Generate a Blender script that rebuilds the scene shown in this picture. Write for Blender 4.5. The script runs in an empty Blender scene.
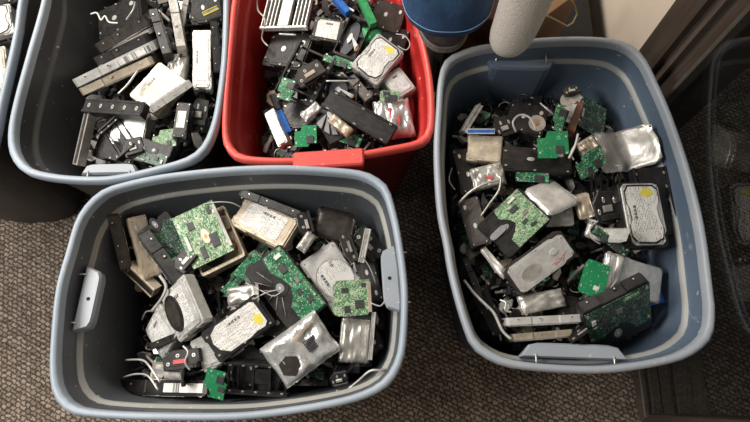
import bpy, math, random
from mathutils import Vector, Matrix, noise
random.seed(7)
C = bpy.context.scene.collection
sc = bpy.context.scene
# ------------------------------------------------------------------ camera
F = 570.0; CX, CY = 375.0, 211.0; HC = 1.41
_d = Vector((10.0, 187.0, F)).normalized(); _up = -_d
_iy = Vector((0, -1, 0)); WY = (_iy - _up * _iy.dot(_up)).normalized(); WX = WY.cross(_up)
# rows of the camera-to-world rotation
def at(u, v, z):
    """world point on the plane of height z that the photograph shows at pixel u, v"""
    r = Vector((u - CX, v - CY, F)); w = Vector((r.dot(WX), r.dot(WY), r.dot(_up)))
    return w * ((z - HC) / w.z) + Vector((0, 0, HC))
cam = bpy.data.cameras.new('camera'); cam.sensor_width = 36; cam.lens = 36 * F / 750
co = bpy.data.objects.new('camera', cam); C.objects.link(co)
def c2w(v): return Vector((v.dot(WX), v.dot(WY), v.dot(_up)))
bx_, by_, bz_ = c2w(Vector((1, 0, 0))), c2w(Vector((0, -1, 0))), c2w(Vector((0, 0, -1)))
co.matrix_world = Matrix(((bx_.x, by_.x, bz_.x, 0), (bx_.y, by_.y, bz_.y, 0), (bx_.z, by_.z, bz_.z, HC), (0, 0, 0, 1)))
cam.clip_start = .02
sc.camera = co
sc.view_settings.view_transform = 'Standard'; sc.view_settings.look = 'None'
sc.view_settings.gamma = 1; sc.view_settings.use_curve_mapping = False
sc.view_settings.exposure = 0.0

# ------------------------------------------------------------------ materials
def newmat(name):
    m = bpy.data.materials.new(name); m.use_nodes = True
    nt = m.node_tree; b = nt.nodes['Principled BSDF']
    return m, nt, b
def N(nt, t, **k):
    n = nt.nodes.new(t)
    for a, v in k.items(): setattr(n, a, v)
    return n
def ramp(nt, fac, stops, interp='LINEAR'):
    r = N(nt, 'ShaderNodeValToRGB'); r.color_ramp.interpolation = interp
    e = r.color_ramp.elements
    while len(e) < len(stops): e.new(.5)
    for i, (p, c) in enumerate(stops): e[i].position = p; e[i].color = (*c, 1)
    nt.links.new(fac, r.inputs[0]); return r.outputs[0]
def coords(nt, rnd=True, kind='Object'):
    tc = N(nt, 'ShaderNodeTexCoord')
    if not rnd: return tc.outputs[kind]
    oi = N(nt, 'ShaderNodeObjectInfo'); m = N(nt, 'ShaderNodeMath', operation='MULTIPLY'); m.inputs[1].default_value = 3.7
    nt.links.new(oi.outputs['Random'], m.inputs[0])
    a = N(nt, 'ShaderNodeVectorMath', operation='ADD'); nt.links.new(tc.outputs[kind], a.inputs[0]); nt.links.new(m.outputs[0], a.inputs[1])
    return a.outputs[0]
def mixc(nt, fac, a, b, mode='MIX'):
    m = N(nt, 'ShaderNodeMix', data_type='RGBA', blend_type=mode)
    for sock, v in ((m.inputs[0], fac), (m.inputs[6], a), (m.inputs[7], b)):
        if hasattr(v, 'links'): nt.links.new(v, sock)
        elif isinstance(v, (int, float)): sock.default_value = v
        else: sock.default_value = (*v, 1)
    return m.outputs[2]
def noisey(nt, vec, scale, detail=3, rough=.6):
    n = N(nt, 'ShaderNodeTexNoise'); n.inputs['Scale'].default_value = scale; n.inputs['Detail'].default_value = detail
    n.inputs['Roughness'].default_value = rough; nt.links.new(vec, n.inputs['Vector']); return n.outputs['Fac']
def bump(nt, b, h, dist, strength=1):
    n = N(nt, 'ShaderNodeBump'); n.inputs['Distance'].default_value = dist; n.inputs['Strength'].default_value = strength
    nt.links.new(h, n.inputs['Height']); nt.links.new(n.outputs[0], b.inputs['Normal'])
def simple(name, c1, c2, scale=60, metal=0., rough=.5, bmp=0., rr=None, lo=.35, hi=.65):
    m, nt, b = newmat(name); v = coords(nt); f = noisey(nt, v, scale)
    nt.links.new(ramp(nt, f, [(lo, c1), (hi, c2)]), b.inputs['Base Color'])
    b.inputs['Metallic'].default_value = metal; b.inputs['Roughness'].default_value = rough
    if bmp: bump(nt, b, noisey(nt, v, scale * 3), bmp)
    return m
M = {}
def tote_mat(name, c1, c2, scuff):
    m, nt, b = newmat(name); v = coords(nt, False)
    base = ramp(nt, noisey(nt, v, 5, 4), [(.35, c1), (.65, c2)])
    spots = ramp(nt, noisey(nt, v, 75, 2), [(.70, (0, 0, 0)), (.74, (1, 1, 1))])
    mp = N(nt, 'ShaderNodeMapping'); mp.inputs['Scale'].default_value = (60, 6, 14); mp.inputs['Rotation'].default_value = (.3, .2, .7); nt.links.new(v, mp.inputs[0])
    scr = ramp(nt, noisey(nt, mp.outputs[0], 1, 4, .7), [(.66, (0, 0, 0)), (.74, (.6, .6, .6))])
    c = mixc(nt, spots, base, scuff); c = mixc(nt, scr, c, scuff)
    nt.links.new(c, b.inputs['Base Color']); b.inputs['Roughness'].default_value = .42
    bump(nt, b, noisey(nt, v, 220, 2), .0006, .5)
    return m
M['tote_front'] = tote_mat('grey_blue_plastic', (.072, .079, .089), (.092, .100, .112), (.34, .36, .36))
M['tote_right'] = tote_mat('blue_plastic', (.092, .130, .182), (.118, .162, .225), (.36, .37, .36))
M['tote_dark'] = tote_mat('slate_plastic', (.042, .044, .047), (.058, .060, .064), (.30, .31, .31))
M['tote_red'] = tote_mat('red_plastic', (.36, .014, .013), (.44, .022, .02), (.8, .25, .2))
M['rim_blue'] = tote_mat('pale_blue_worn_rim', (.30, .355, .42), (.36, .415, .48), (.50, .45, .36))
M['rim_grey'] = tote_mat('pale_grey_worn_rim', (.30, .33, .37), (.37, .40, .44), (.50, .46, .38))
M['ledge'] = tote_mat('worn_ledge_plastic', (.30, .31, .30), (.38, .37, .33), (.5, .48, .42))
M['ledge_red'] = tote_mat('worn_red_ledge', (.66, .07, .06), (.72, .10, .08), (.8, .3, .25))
M['silver'] = simple('brushed_aluminium', (.55, .54, .52), (.74, .73, .70), 40, .45, .36, .0004)
M['steel'] = simple('stained_steel', (.34, .32, .29), (.60, .58, .54), 28, .5, .34, .0006)
M['tan'] = simple('yellowed_cast_metal', (.42, .35, .26), (.62, .54, .42), 30, .5, .45, .0005)
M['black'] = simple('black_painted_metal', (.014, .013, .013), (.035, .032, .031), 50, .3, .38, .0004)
M['brown'] = simple('dark_brown_cast_metal', (.045, .038, .034), (.085, .072, .064), 40, .5, .42, .0004)
M['plastic'] = simple('black_plastic', (.012, .012, .013), (.022, .022, .024), 60, 0, .35)
M['grey'] = simple('grey_plastic', (.20, .20, .21), (.30, .30, .31), 50, 0, .5)
M['chip'] = simple('chip_package', (.03, .03, .032), (.06, .06, .06), 90, 0, .45)
M['chipgrey'] = simple('grey_chip_package', (.16, .15, .14), (.24, .22, .20), 90, 0, .45)
M['white'] = simple('white_plastic', (.62, .61, .57), (.75, .74, .70), 60, 0, .5)
M['rust'] = simple('reddish_brown_plastic', (.14, .055, .035), (.24, .10, .06), 40, 0, .5)
M['bluep'] = simple('bright_blue_plastic', (.02, .10, .40), (.03, .16, .52), 40, 0, .4)
M['greenp'] = simple('bright_green_plastic', (.02, .22, .07), (.05, .34, .12), 60, 0, .4)
M['yellow'] = simple('yellow_print', (.72, .62, .06), (.80, .70, .12), 60, 0, .5)
M['redmark'] = simple('red_marker_ink', (.45, .04, .05), (.6, .10, .10), 60, 0, .5)
M['screw'] = simple('bright_screw_metal', (.7, .69, .66), (.85, .84, .8), 80, .6, .3)
M['hole'] = simple('dark_hole', (.004, .004, .004), (.008, .008, .008), 80, 0, .8)
M['cable'] = simple('pale_grey_cable', (.38, .36, .34), (.52, .50, .47), 50, 0, .45)
M['copper'] = simple('copper_coil', (.45, .20, .09), (.6, .3, .14), 90, .8, .35)
m, nt, b = newmat('mirror_platter'); b.inputs['Metallic'].default_value = 1; b.inputs['Roughness'].default_value = .25; b.inputs['Base Color'].default_value = (.30, .30, .32, 1); M['platter'] = m
m, nt, b = newmat('crumpled_static_bag'); v = coords(nt)
nt.links.new(ramp(nt, noisey(nt, v, 30), [(.3, (.42, .42, .41)), (.65, (.72, .72, .70))]), b.inputs['Base Color'])
b.inputs['Metallic'].default_value = .5; b.inputs['Roughness'].default_value = .3; bump(nt, b, noisey(nt, v, 45, 3), .003); M['bag'] = m

def label_mat(name, paper, ink, amount):
    m, nt, b = newmat(name); v = coords(nt)
    br = N(nt, 'ShaderNodeTexBrick'); br.offset = .37; br.inputs['Scale'].default_value = 1
    br.inputs['Brick Width'].default_value = .013; br.inputs['Row Height'].default_value = .0042; br.inputs['Mortar Size'].default_value = .0011
    br.inputs['Mortar Smooth'].default_value = 0; br.inputs['Color1'].default_value = (0, 0, 0, 1); br.inputs['Color2'].default_value = (1, 1, 1, 1); br.inputs['Mortar'].default_value = (1, 1, 1, 1)
    nt.links.new(v, br.inputs['Vector'])
    words = ramp(nt, br.outputs['Color'], [(amount, (1, 1, 1)), (amount + .05, (0, 0, 0))])
    mp = N(nt, 'ShaderNodeMapping'); mp.inputs['Scale'].default_value = (900, 500, 1); nt.links.new(v, mp.inputs[0])
    let = ramp(nt, noisey(nt, mp.outputs[0], 1, 1), [(.44, (0, 0, 0)), (.56, (1, 1, 1))])
    blot = ramp(nt, noisey(nt, v, 26, 1), [(.34, (0, 0, 0)), (.42, (1, 1, 1))])
    f = mixc(nt, 1., words, let, 'MULTIPLY'); f = mixc(nt, 1., f, blot, 'MULTIPLY')
    pap = ramp(nt, noisey(nt, v, 18, 3), [(.3, [c * .82 for c in paper]), (.6, paper)])
    nt.links.new(mixc(nt, f, pap, ink), b.inputs['Base Color']); b.inputs['Roughness'].default_value = .42
    return m
M['label'] = label_mat('white_printed_label', (.82, .80, .76), (.08, .08, .09), .76)
M['label_silver'] = label_mat('silver_printed_label', (.66, .65, .63), (.10, .10, .11), .68)
M['label_warm'] = label_mat('cream_printed_label', (.74, .70, .60), (.14, .12, .10), .68)

def pcb_mat(name, c1, c2, speck, amt, dark=(.01, .03, .02)):
    m, nt, b = newmat(name); v = coords(nt)
    vo = N(nt, 'ShaderNodeTexVoronoi', distance='CHEBYCHEV'); vo.inputs['Scale'].default_value = 640; nt.links.new(v, vo.inputs['Vector'])
    base = ramp(nt, noisey(nt, v, 55, 4, .7), [(.35, c1), (.62, c2)])
    sx = N(nt, 'ShaderNodeSeparateColor'); nt.links.new(vo.outputs['Color'], sx.inputs[0])
    s1 = ramp(nt, sx.outputs[0], [(1 - amt, (0, 0, 0)), (1 - amt + .01, (1, 1, 1))], 'CONSTANT')
    s2 = ramp(nt, sx.outputs[1], [(1 - amt * .7, (0, 0, 0)), (1 - amt * .7 + .01, (1, 1, 1))], 'CONSTANT')
    vb = N(nt, 'ShaderNodeTexVoronoi', distance='CHEBYCHEV'); vb.inputs['Scale'].default_value = 130; nt.links.new(v, vb.inputs['Vector'])
    sb = N(nt, 'ShaderNodeSeparateColor'); nt.links.new(vb.outputs['Color'], sb.inputs[0])
    s3 = ramp(nt, sb.outputs[2], [(1 - amt, (0, 0, 0)), (1 - amt + .01, (1, 1, 1))], 'CONSTANT')
    c = mixc(nt, s3, base, [min(1, x * 1.45 + .03) for x in c2]); c = mixc(nt, s1, c, speck); c = mixc(nt, s2, c, dark)
    nt.links.new(c, b.inputs['Base Color']); b.inputs['Roughness'].default_value = .32
    bump(nt, b, s1, .0006, .6)
    return m
M['pcb'] = pcb_mat('green_circuit_board', (.012, .10, .045), (.03, .20, .09), (.55, .58, .45), .12)
M['pcb_light'] = pcb_mat('populated_pale_green_circuit_board', (.07, .20, .085), (.19, .33, .17), (.62, .60, .48), .30, (.03, .12, .06))
M['pcb_plain'] = pcb_mat('bare_bright_green_circuit_board', (.012, .19, .075), (.02, .26, .10), (.5, .6, .45), .03, (.01, .14, .06))
M['pcb_dark'] = pcb_mat('dark_green_circuit_board', (.008, .035, .022), (.018, .075, .04), (.38, .42, .36), .12)

# carpet
m, nt, b = newmat('woven_brown_carpet'); v = coords(nt, False)
wv = N(nt, 'ShaderNodeTexNoise'); wv.inputs['Scale'].default_value = 105; wv.inputs['Detail'].default_value = 2; nt.links.new(v, wv.inputs['Vector'])
sub = N(nt, 'ShaderNodeVectorMath', operation='MULTIPLY_ADD'); sub.inputs[1].default_value = (.0135, .0135, 0); nt.links.new(wv.outputs['Color'], sub.inputs[0]); nt.links.new(v, sub.inputs[2])
mp = N(nt, 'ShaderNodeMapping'); mp.inputs['Rotation'].default_value = (0, 0, .45); nt.links.new(sub.outputs[0], mp.inputs[0])
br = N(nt, 'ShaderNodeTexBrick'); br.offset = .5; br.inputs['Scale'].default_value = 1; br.inputs['Brick Width'].default_value = .0145; br.inputs['Row Height'].default_value = .0098
br.inputs['Mortar Size'].default_value = .0034; br.inputs['Mortar Smooth'].default_value = 1.
br.inputs['Color1'].default_value = (.43, .345, .27, 1); br.inputs['Color2'].default_value = (.21, .162, .122, 1); br.inputs['Mortar'].default_value = (.042, .031, .026, 1)
nt.links.new(mp.outputs[0], br.inputs['Vector'])
fz = ramp(nt, noisey(nt, v, 420, 3, .7), [(.3, (.45, .45, .45)), (.65, (1.25, 1.25, 1.25))])
nt.links.new(mixc(nt, 1., br.outputs['Color'], fz, 'MULTIPLY'), b.inputs['Base Color']); b.inputs['Roughness'].default_value = .95
bump(nt, b, noisey(nt, v, 300, 3), .003, .8)
M['carpet'] = m
M['wall'] = simple('cream_wall_paint', (.82, .69, .56), (.86, .73, .60), 6, 0, .7)
def wood(name, c1, c2, rot=(0, 0, 0)):
    m, nt, b = newmat(name); v = coords(nt, False); mp = N(nt, 'ShaderNodeMapping'); mp.inputs['Scale'].default_value = (90, 90, 5); mp.inputs['Rotation'].default_value = rot; nt.links.new(v, mp.inputs[0])
    nt.links.new(ramp(nt, noisey(nt, mp.outputs[0], 1, 4), [(.35, c1), (.65, c2)]), b.inputs['Base Color']); b.inputs['Roughness'].default_value = .45; return m
M['wood'] = wood('dark_stained_wood', (.060, .045, .035), (.09, .068, .054))
M['wood_rail'] = wood('dark_stained_wood_rail', (.085, .066, .052), (.14, .11, .09), (math.pi / 2, 0, 0))
M['bead'] = simple('grey_glazing_bead', (.17, .15, .13), (.22, .19, .17), 20, .2, .5)
m, nt, b = newmat('window_glass'); nt.nodes.remove(b); out = nt.nodes['Material Output']
tr = N(nt, 'ShaderNodeBsdfTransparent'); tr.inputs[0].default_value = (.78, .79, .78, 1); gl = N(nt, 'ShaderNodeBsdfGlossy'); gl.inputs['Roughness'].default_value = .0
lw = N(nt, 'ShaderNodeLayerWeight'); lw.inputs['Blend'].default_value = .5; pw = N(nt, 'ShaderNodeMath', operation='POWER'); pw.inputs[1].default_value = 4.5; nt.links.new(lw.outputs['Facing'], pw.inputs[0])
fr = N(nt, 'ShaderNodeMath', operation='MULTIPLY_ADD'); fr.inputs[1].default_value = .9; fr.inputs[2].default_value = .04; nt.links.new(pw.outputs[0], fr.inputs[0]); mx = N(nt, 'ShaderNodeMixShader')
nt.links.new(fr.outputs[0], mx.inputs[0]); nt.links.new(tr.outputs[0], mx.inputs[1]); nt.links.new(gl.outputs[0], mx.inputs[2]); nt.links.new(mx.outputs[0], out.inputs[0])
M['glass'] = m
m, nt, b = newmat('blue_denim'); v = coords(nt, False)
mp = N(nt, 'ShaderNodeMapping'); mp.inputs['Scale'].default_value = (500, 500, 60); nt.links.new(v, mp.inputs[0])
f1 = noisey(nt, mp.outputs[0], 1, 2)
c = mixc(nt, f1, (.008, .028, .075), (.022, .07, .16)); c = mixc(nt, ramp(nt, noisey(nt, v, 16, 3), [(.45, (0, 0, 0)), (.75, (.6, .6, .6))]), c, (.05, .14, .29))
nt.links.new(c, b.inputs['Base Color']); b.inputs['Roughness'].default_value = .85; bump(nt, b, f1, .001); M['denim'] = m
M['stitch'] = simple('pale_blue_stitching', (.16, .30, .55), (.22, .38, .62), 90, 0, .8)
M['shoe'] = simple('worn_purple_grey_suede', (.022, .018, .022), (.085, .070, .080), 28, 0, .8, .001)
M['sole'] = simple('pale_rubber_sole', (.10, .095, .09), (.15, .145, .14), 60, 0, .8)
m, nt, b = newmat('light_grey_knit'); v = coords(nt, False)
mp = N(nt, 'ShaderNodeMapping'); mp.inputs['Scale'].default_value = (420, 420, 240); nt.links.new(v, mp.inputs[0])
f1 = noisey(nt, mp.outputs[0], 1, 1); nt.links.new(ramp(nt, f1, [(.3, (.58, .54, .48)), (.7, (.76, .71, .64))]), b.inputs['Base Color']); b.inputs['Roughness'].default_value = .95
bump(nt, b, f1, .0015); M['knit'] = m
M['kraft'] = simple('brown_kraft_paper', (.22, .125, .06), (.30, .175, .09), 8, 0, .8)
M['cardboard'] = simple('reddish_brown_cardboard', (.11, .035, .018), (.17, .06, .03), 10, 0, .8)
M['twine'] = simple('tan_twine', (.30, .21, .11), (.40, .29, .16), 200, 0, .9)
M['bagblack'] = simple('black_nylon', (.006, .006, .006), (.011, .011, .011), 60, 0, .8)

# ------------------------------------------------------------------ mesh building
class MB:
    def __init__(s): s.v = []; s.f = []; s.mi = []; s.m = []; s.sm = []
    def mat(s, k):
        if k not in s.m: s.m.append(k)
        return s.m.index(k)
    def face(s, idx, k, smooth=False): s.f.append(idx); s.mi.append(s.mat(k)); s.sm.append(smooth)
    def add(s, pts):
        b = len(s.v); s.v += [tuple(p) for p in pts]; return b
    def rings(s, rings, k, cap0=True, cap1=True, smooth=False, close=True):
        n = len(rings[0]); bs = [s.add(r) for r in rings]
        for i in range(len(rings) - 1):
            kk = k[i] if isinstance(k, (list, tuple)) else k
            for j in range(n if close else n - 1):
                a, b2 = bs[i] + j, bs[i] + (j + 1) % n; c, d = bs[i + 1] + (j + 1) % n, bs[i + 1] + j
                s.face((a, b2, c, d), kk, smooth)
        k0 = k[0] if isinstance(k, (list, tuple)) else k; k1 = k[-1] if isinstance(k, (list, tuple)) else k
        if cap0: s.face(tuple(bs[0] + j for j in reversed(range(n))), k0)
        if cap1: s.face(tuple(bs[-1] + j for j in range(n)), k1)
    def prism(s, out, z0, z1, k, bev=0., smooth=False, T=None):
        R = [[(x, y, z0) for x, y in out]]
        if bev > 0:
            R.append([(x, y, z1 - bev) for x, y in out]); R.append([(x, y, z1) for x, y in inset(out, bev)])
        else: R.append([(x, y, z1) for x, y in out])
        if T: R = [[T @ Vector(p) for p in r] for r in R]
        s.rings(R, k, smooth=smooth)
    def box(s, x0, x1, y0, y1, z0, z1, k, bev=0., T=None): s.prism([(x0, y0), (x1, y0), (x1, y1), (x0, y1)], z0, z1, k, bev, T=T)
    def cyl(s, x, y, r, z0, z1, k, n=16, bev=0., T=None): s.prism([(x + r * math.cos(6.28319 * i / n), y + r * math.sin(6.28319 * i / n)) for i in range(n)], z0, z1, k, bev, T=T)
    def tube(s, pts, r, k, n=6):
        pts = [Vector(p) for p in pts]; R = []
        for i, p in enumerate(pts):
            t = (pts[min(i + 1, len(pts) - 1)] - pts[max(i - 1, 0)]).normalized()
            a = t.cross(Vector((.13, .21, .97))).normalized(); b2 = t.cross(a)
            rr = r[i] if isinstance(r, (list, tuple)) else r
            R.append([p + (a * math.cos(6.28319 * j / n) + b2 * math.sin(6.28319 * j / n)) * rr for j in range(n)])
        s.rings(R, k, smooth=True)
    def mesh(s, name):
        me = bpy.data.meshes.new(name); me.from_pydata(s.v, [], s.f)
        for k in s.m: me.materials.append(M[k])
        me.polygons.foreach_set('material_index', s.mi); me.polygons.foreach_set('use_smooth', s.sm); me.update()
        return me
def inset(out, d):
    n = len(out); res = []
    A = sum(out[i][0] * out[(i + 1) % n][1] - out[(i + 1) % n][0] * out[i][1] for i in range(n)); sg = 1 if A > 0 else -1
    for i in range(n):
        p, q, r = Vector(out[i - 1]), Vector(out[i]), Vector(out[(i + 1) % n])
        e1, e2 = (q - p), (r - q)
        if e1.length < 1e-9 or e2.length < 1e-9: res.append(tuple(q)); continue
        e1.normalize(); e2.normalize(); n1 = Vector((-e1.y, e1.x)) * sg; n2 = Vector((-e2.y, e2.x)) * sg
        nn = n1 + n2; q2 = max(.5, nn.length_squared / 2)
        res.append(tuple(q + nn * (d / q2)))
    return res
def rrect(x0, x1, y0, y1, r, seg=4):
    o = []
    for cx, cy, a in ((x1 - r, y1 - r, 0), (x0 + r, y1 - r, 90), (x0 + r, y0 + r, 180), (x1 - r, y0 + r, 270)):
        for i in range(seg + 1):
            t = math.radians(a + 90 * i / seg); o.append((cx + r * math.cos(t), cy + r * math.sin(t)))
    return o
def obj(name, me, parent=None):
    if isinstance(me, MB): me = me.mesh(name)
    o = bpy.data.objects.new(name, me); C.objects.link(o)
    if parent: o.parent = parent
    return o
def tag(o, label, cat, group=None, kind=None):
    if label: o['label'] = label
    if cat: o['category'] = cat
    if group: o['group'] = group
    if kind: o['kind'] = kind
    return o
def empty(name, loc=(0, 0, 0)):
    o = bpy.data.objects.new(name, None); o.location = loc; o.empty_display_size = .02; C.objects.link(o); return o
def struct(name, mb):
    o = obj(name, mb); o['kind'] = 'structure'; return o

# ------------------------------------------------------------------ the room
f = MB(); f.box(-2.6, 2.4, -1.6, 2.6, -.02, 0, 'carpet'); struct('floor', f)
w = MB(); w.box(.60, .72, .765, 2.6, 0, 2.6, 'wall'); struct('wall_right', w)
w = MB(); w.box(.60, .72, -1.6, -.16, 0, 2.6, 'wall'); struct('wall_right', w).name = 'wall_right_front'
t = MB()
for x0, x1, h0 in ((.586, .600, .034), (.604, .626, .040), (.630, .655, .034), (.668, .705, .026), (.706, .742, .018)):
    t.box(x0, x1, -.04, .70, 0, h0, 'wood_rail', .002)
t.box(.60, .70, -.04, .70, 0, .02, 'wood_rail')
struct('trim_1', t)
t = MB(); t.box(.586, .73, .69, .765, 0, 2.5, 'wood', .003); t.box(.600, .70, .668, .690, 0, 2.5, 'wood_rail', .002); t.box(.612, .70, .610, .668, 0, 2.5, 'wood', .002); t.box(.592, .612, .602, .610, 0, 2.5, 'bead', .001); struct('trim_2', t)
t = MB(); t.box(.586, .73, -.16, -.075, 0, 2.5, 'wood', .003); t.box(.596, .72, -.075, -.030, 0, 2.5, 'wood', .003); struct('trim_3', t)
g = MB(); g.box(.589, .594, -.032, .606, .030, 2.4, 'glass'); struct('window_1', g)

# ------------------------------------------------------------------ storage bins
def spline(P, n=96):
    """closed Catmull-Rom through 2-D points, resampled evenly"""
    Q = []; m = len(P)
    for i in range(m):
        p0, p1, p2, p3 = (Vector(P[(i + k - 1) % m]) for k in range(4))
        for j in range(12):
            t = j / 12; Q.append(.5 * ((2 * p1) + (p2 - p0) * t + (2 * p0 - 5 * p1 + 4 * p2 - p3) * t * t + (3 * p1 - p0 - 3 * p2 + p3) * t ** 3))
    L = [0]
    for i in range(len(Q)): L.append(L[-1] + (Q[(i + 1) % len(Q)] - Q[i]).length)
    out = []; k = 0
    for j in range(n):
        s = L[-1] * j / n
        while L[k + 1] < s: k += 1
        t = (s - L[k]) / (L[k + 1] - L[k]); out.append(tuple(Q[k].lerp(Q[(k + 1) % len(Q)], t)))
    A = sum(out[i][0] * out[(i + 1) % n][1] - out[(i + 1) % n][0] * out[i][1] for i in range(n))
    return out if A > 0 else out[::-1]
def shrink(out, d, blend=0):
    c = Vector((sum(p[0] for p in out) / len(out), sum(p[1] for p in out) / len(out)))
    xs = [p[0] for p in out]; ys = [p[1] for p in out]; hx = (max(xs) - min(xs)) / 2; hy = (max(ys) - min(ys)) / 2
    return [(c.x + (x - c.x) * (1 - d / hx), c.y + (y - c.y) * (1 - d / hy)) for x, y in out]
def ring(o, z): return [(x, y, z) for x, y in o]
BIN = {}
def tote(key, pix, h, mat, rim, ledge, label, taper=.052, extra=()):
    P = [tuple(at(u, v, h - .004).xy) for u, v in pix] + list(extra)
    o = spline(P); root = empty('storage_bin', (0, 0, 0)); tag(root, label, 'bin', 'plastic storage bins on the carpet')
    b = MB(); S = lambda d: shrink(o, d)
    # outer shell down from the lip, floor, then up inside
    prof = [(taper, .0), (taper - .006, .006), (.018, h - .055), (.010, h - .05), (.010, h - .02)]
    inn = [(.013, h - .02), (.016, h - .052), (.0185, h - .057), (.0235, h - .059), (.026, h - .065), (taper + .006, .02), (taper + .02, .008)]
    b.rings([ring(S(d), z) for d, z in prof], mat, cap0=True, cap1=False, smooth=True)
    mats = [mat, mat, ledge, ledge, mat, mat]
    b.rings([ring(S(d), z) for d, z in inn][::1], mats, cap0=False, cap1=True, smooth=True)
    b.f = [tuple(f) for f in b.f]
    obj('body', b, root)
    r = MB()
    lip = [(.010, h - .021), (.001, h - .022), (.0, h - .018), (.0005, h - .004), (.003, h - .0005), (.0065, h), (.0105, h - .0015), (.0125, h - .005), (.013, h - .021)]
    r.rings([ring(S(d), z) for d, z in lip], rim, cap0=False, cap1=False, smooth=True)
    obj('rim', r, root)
    BIN[key] = dict(o=o, h=h, taper=taper, root=root)
    return root
def inside(key, x, y, z, m=.012):
    B = BIN[key]; d = .03 + (B['taper'] - .024) * (1 - z / (B['h'] - .06)) + m; o = shrink(B['o'], d); c = False; n = len(o)
    for i in range(n):
        (x1, y1), (x2, y2) = o[i], o[(i + 1) % n]
        if (y1 > y) != (y2 > y) and x < (x2 - x1) * (y - y1) / (y2 - y1) + x1: c = not c
    return c
def handle(key, cx, cy, ang, L, mat, dep=.034, label=None, z1=None, hole=True, zb=None):
    """moulded grip that bulges inwards from the short side: flat shelf, rounded ends, bolts"""
    root = BIN[key]['root']; h = BIN[key]['h']; b = MB(); z1 = z1 or h - .042
    T = Matrix.Translation((cx, cy, 0)) @ Matrix.Rotation(ang, 4, 'Z')
    out = [(-L / 2, -.004), (L / 2, -.004)]
    for i in range(1, 12):
        t = i / 12; x = L / 2 - L * t; out.append((x, dep * min(1, (1 - abs(2 * t - 1) ** 9))))
    R = [[T @ Vector((x, y * .8, zb or h - .075)) for x, y in out], [T @ Vector((x, y, z1 - .006)) for x, y in out], [T @ Vector((x, y, z1)) for x, y in inset(out, .003)]]
    b.rings(R, mat, smooth=False)
    o = obj('handle', b, root)
    if hole:
        q = MB(); q.cyl(0, dep * .5, .0035, z1 + .0002, z1 + .0008, 'hole', 10, T=T); obj('hole', q, o)
    for sx in (-1, 1):
        q = MB(); q.tube([T @ Vector((sx * L * .36, -.022, z1 + .001)), T @ Vector((sx * L * .36, .002, z1 + .001))], .0016, 'screw'); obj('bolt', q, o)
    return o
AP = [(56, 287), (66.5, 249.5), (75, 221), (86.4, 203), (103, 189), (126, 181.5), (156, 175), (189, 170.5), (229, 166.6), (263, 165), (296, 165), (329.5, 167), (362, 170.6), (379, 178), (389, 188), (396, 210), (401, 233), (406, 266), (408.5, 300), (406, 348), (399, 371.5), (386, 388), (362.6, 399.7), (329.5, 408), (280, 416), (230, 420.6), (156, 420.6), (106, 418.6), (73, 414.6), (60, 406), (51.6, 391), (49.3, 365), (51.6, 325)]
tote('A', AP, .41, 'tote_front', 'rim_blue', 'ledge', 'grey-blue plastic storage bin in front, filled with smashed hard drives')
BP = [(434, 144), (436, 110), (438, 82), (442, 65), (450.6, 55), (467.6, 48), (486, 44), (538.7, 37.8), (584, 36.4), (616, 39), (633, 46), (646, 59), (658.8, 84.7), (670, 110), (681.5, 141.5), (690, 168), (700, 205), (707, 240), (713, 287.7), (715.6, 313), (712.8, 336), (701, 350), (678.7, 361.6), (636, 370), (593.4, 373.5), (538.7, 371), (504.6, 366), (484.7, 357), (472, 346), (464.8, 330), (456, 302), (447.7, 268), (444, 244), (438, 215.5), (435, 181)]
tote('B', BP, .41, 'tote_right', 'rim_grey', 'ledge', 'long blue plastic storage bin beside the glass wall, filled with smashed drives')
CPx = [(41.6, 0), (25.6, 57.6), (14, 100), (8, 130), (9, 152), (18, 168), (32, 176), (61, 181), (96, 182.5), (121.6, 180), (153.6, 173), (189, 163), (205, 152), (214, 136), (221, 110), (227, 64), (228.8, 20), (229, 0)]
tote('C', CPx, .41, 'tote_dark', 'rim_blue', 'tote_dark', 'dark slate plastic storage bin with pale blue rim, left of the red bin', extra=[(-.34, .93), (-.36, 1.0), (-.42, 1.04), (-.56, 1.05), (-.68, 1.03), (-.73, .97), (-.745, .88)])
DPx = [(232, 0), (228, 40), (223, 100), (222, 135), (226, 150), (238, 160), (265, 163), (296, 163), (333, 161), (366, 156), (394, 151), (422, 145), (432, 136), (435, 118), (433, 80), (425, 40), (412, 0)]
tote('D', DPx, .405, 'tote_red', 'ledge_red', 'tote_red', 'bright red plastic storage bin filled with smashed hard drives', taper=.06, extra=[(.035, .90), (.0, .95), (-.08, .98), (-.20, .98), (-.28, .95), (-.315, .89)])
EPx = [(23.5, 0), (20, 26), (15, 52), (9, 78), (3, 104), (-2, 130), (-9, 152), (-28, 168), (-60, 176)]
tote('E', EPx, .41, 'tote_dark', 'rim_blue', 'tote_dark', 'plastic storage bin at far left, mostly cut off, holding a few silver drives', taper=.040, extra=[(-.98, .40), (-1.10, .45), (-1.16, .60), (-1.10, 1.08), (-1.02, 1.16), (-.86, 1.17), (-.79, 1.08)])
handle('A', -.563, .172, -math.pi / 2 - .06, .125, 'rim_grey', .030)
handle('A', .0225, .212, math.pi / 2 + .07, .130, 'rim_grey', .028)
handle('B', .335, .072, -.03, .19, 'rim_grey', .022, hole=False)
handle('B', .285, .672, math.pi - .03, .145, 'tote_right', .018, hole=False, zb=.06)
handle('C', -.548, .424, .02, .115, 'rim_grey', .019, hole=False)
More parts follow.
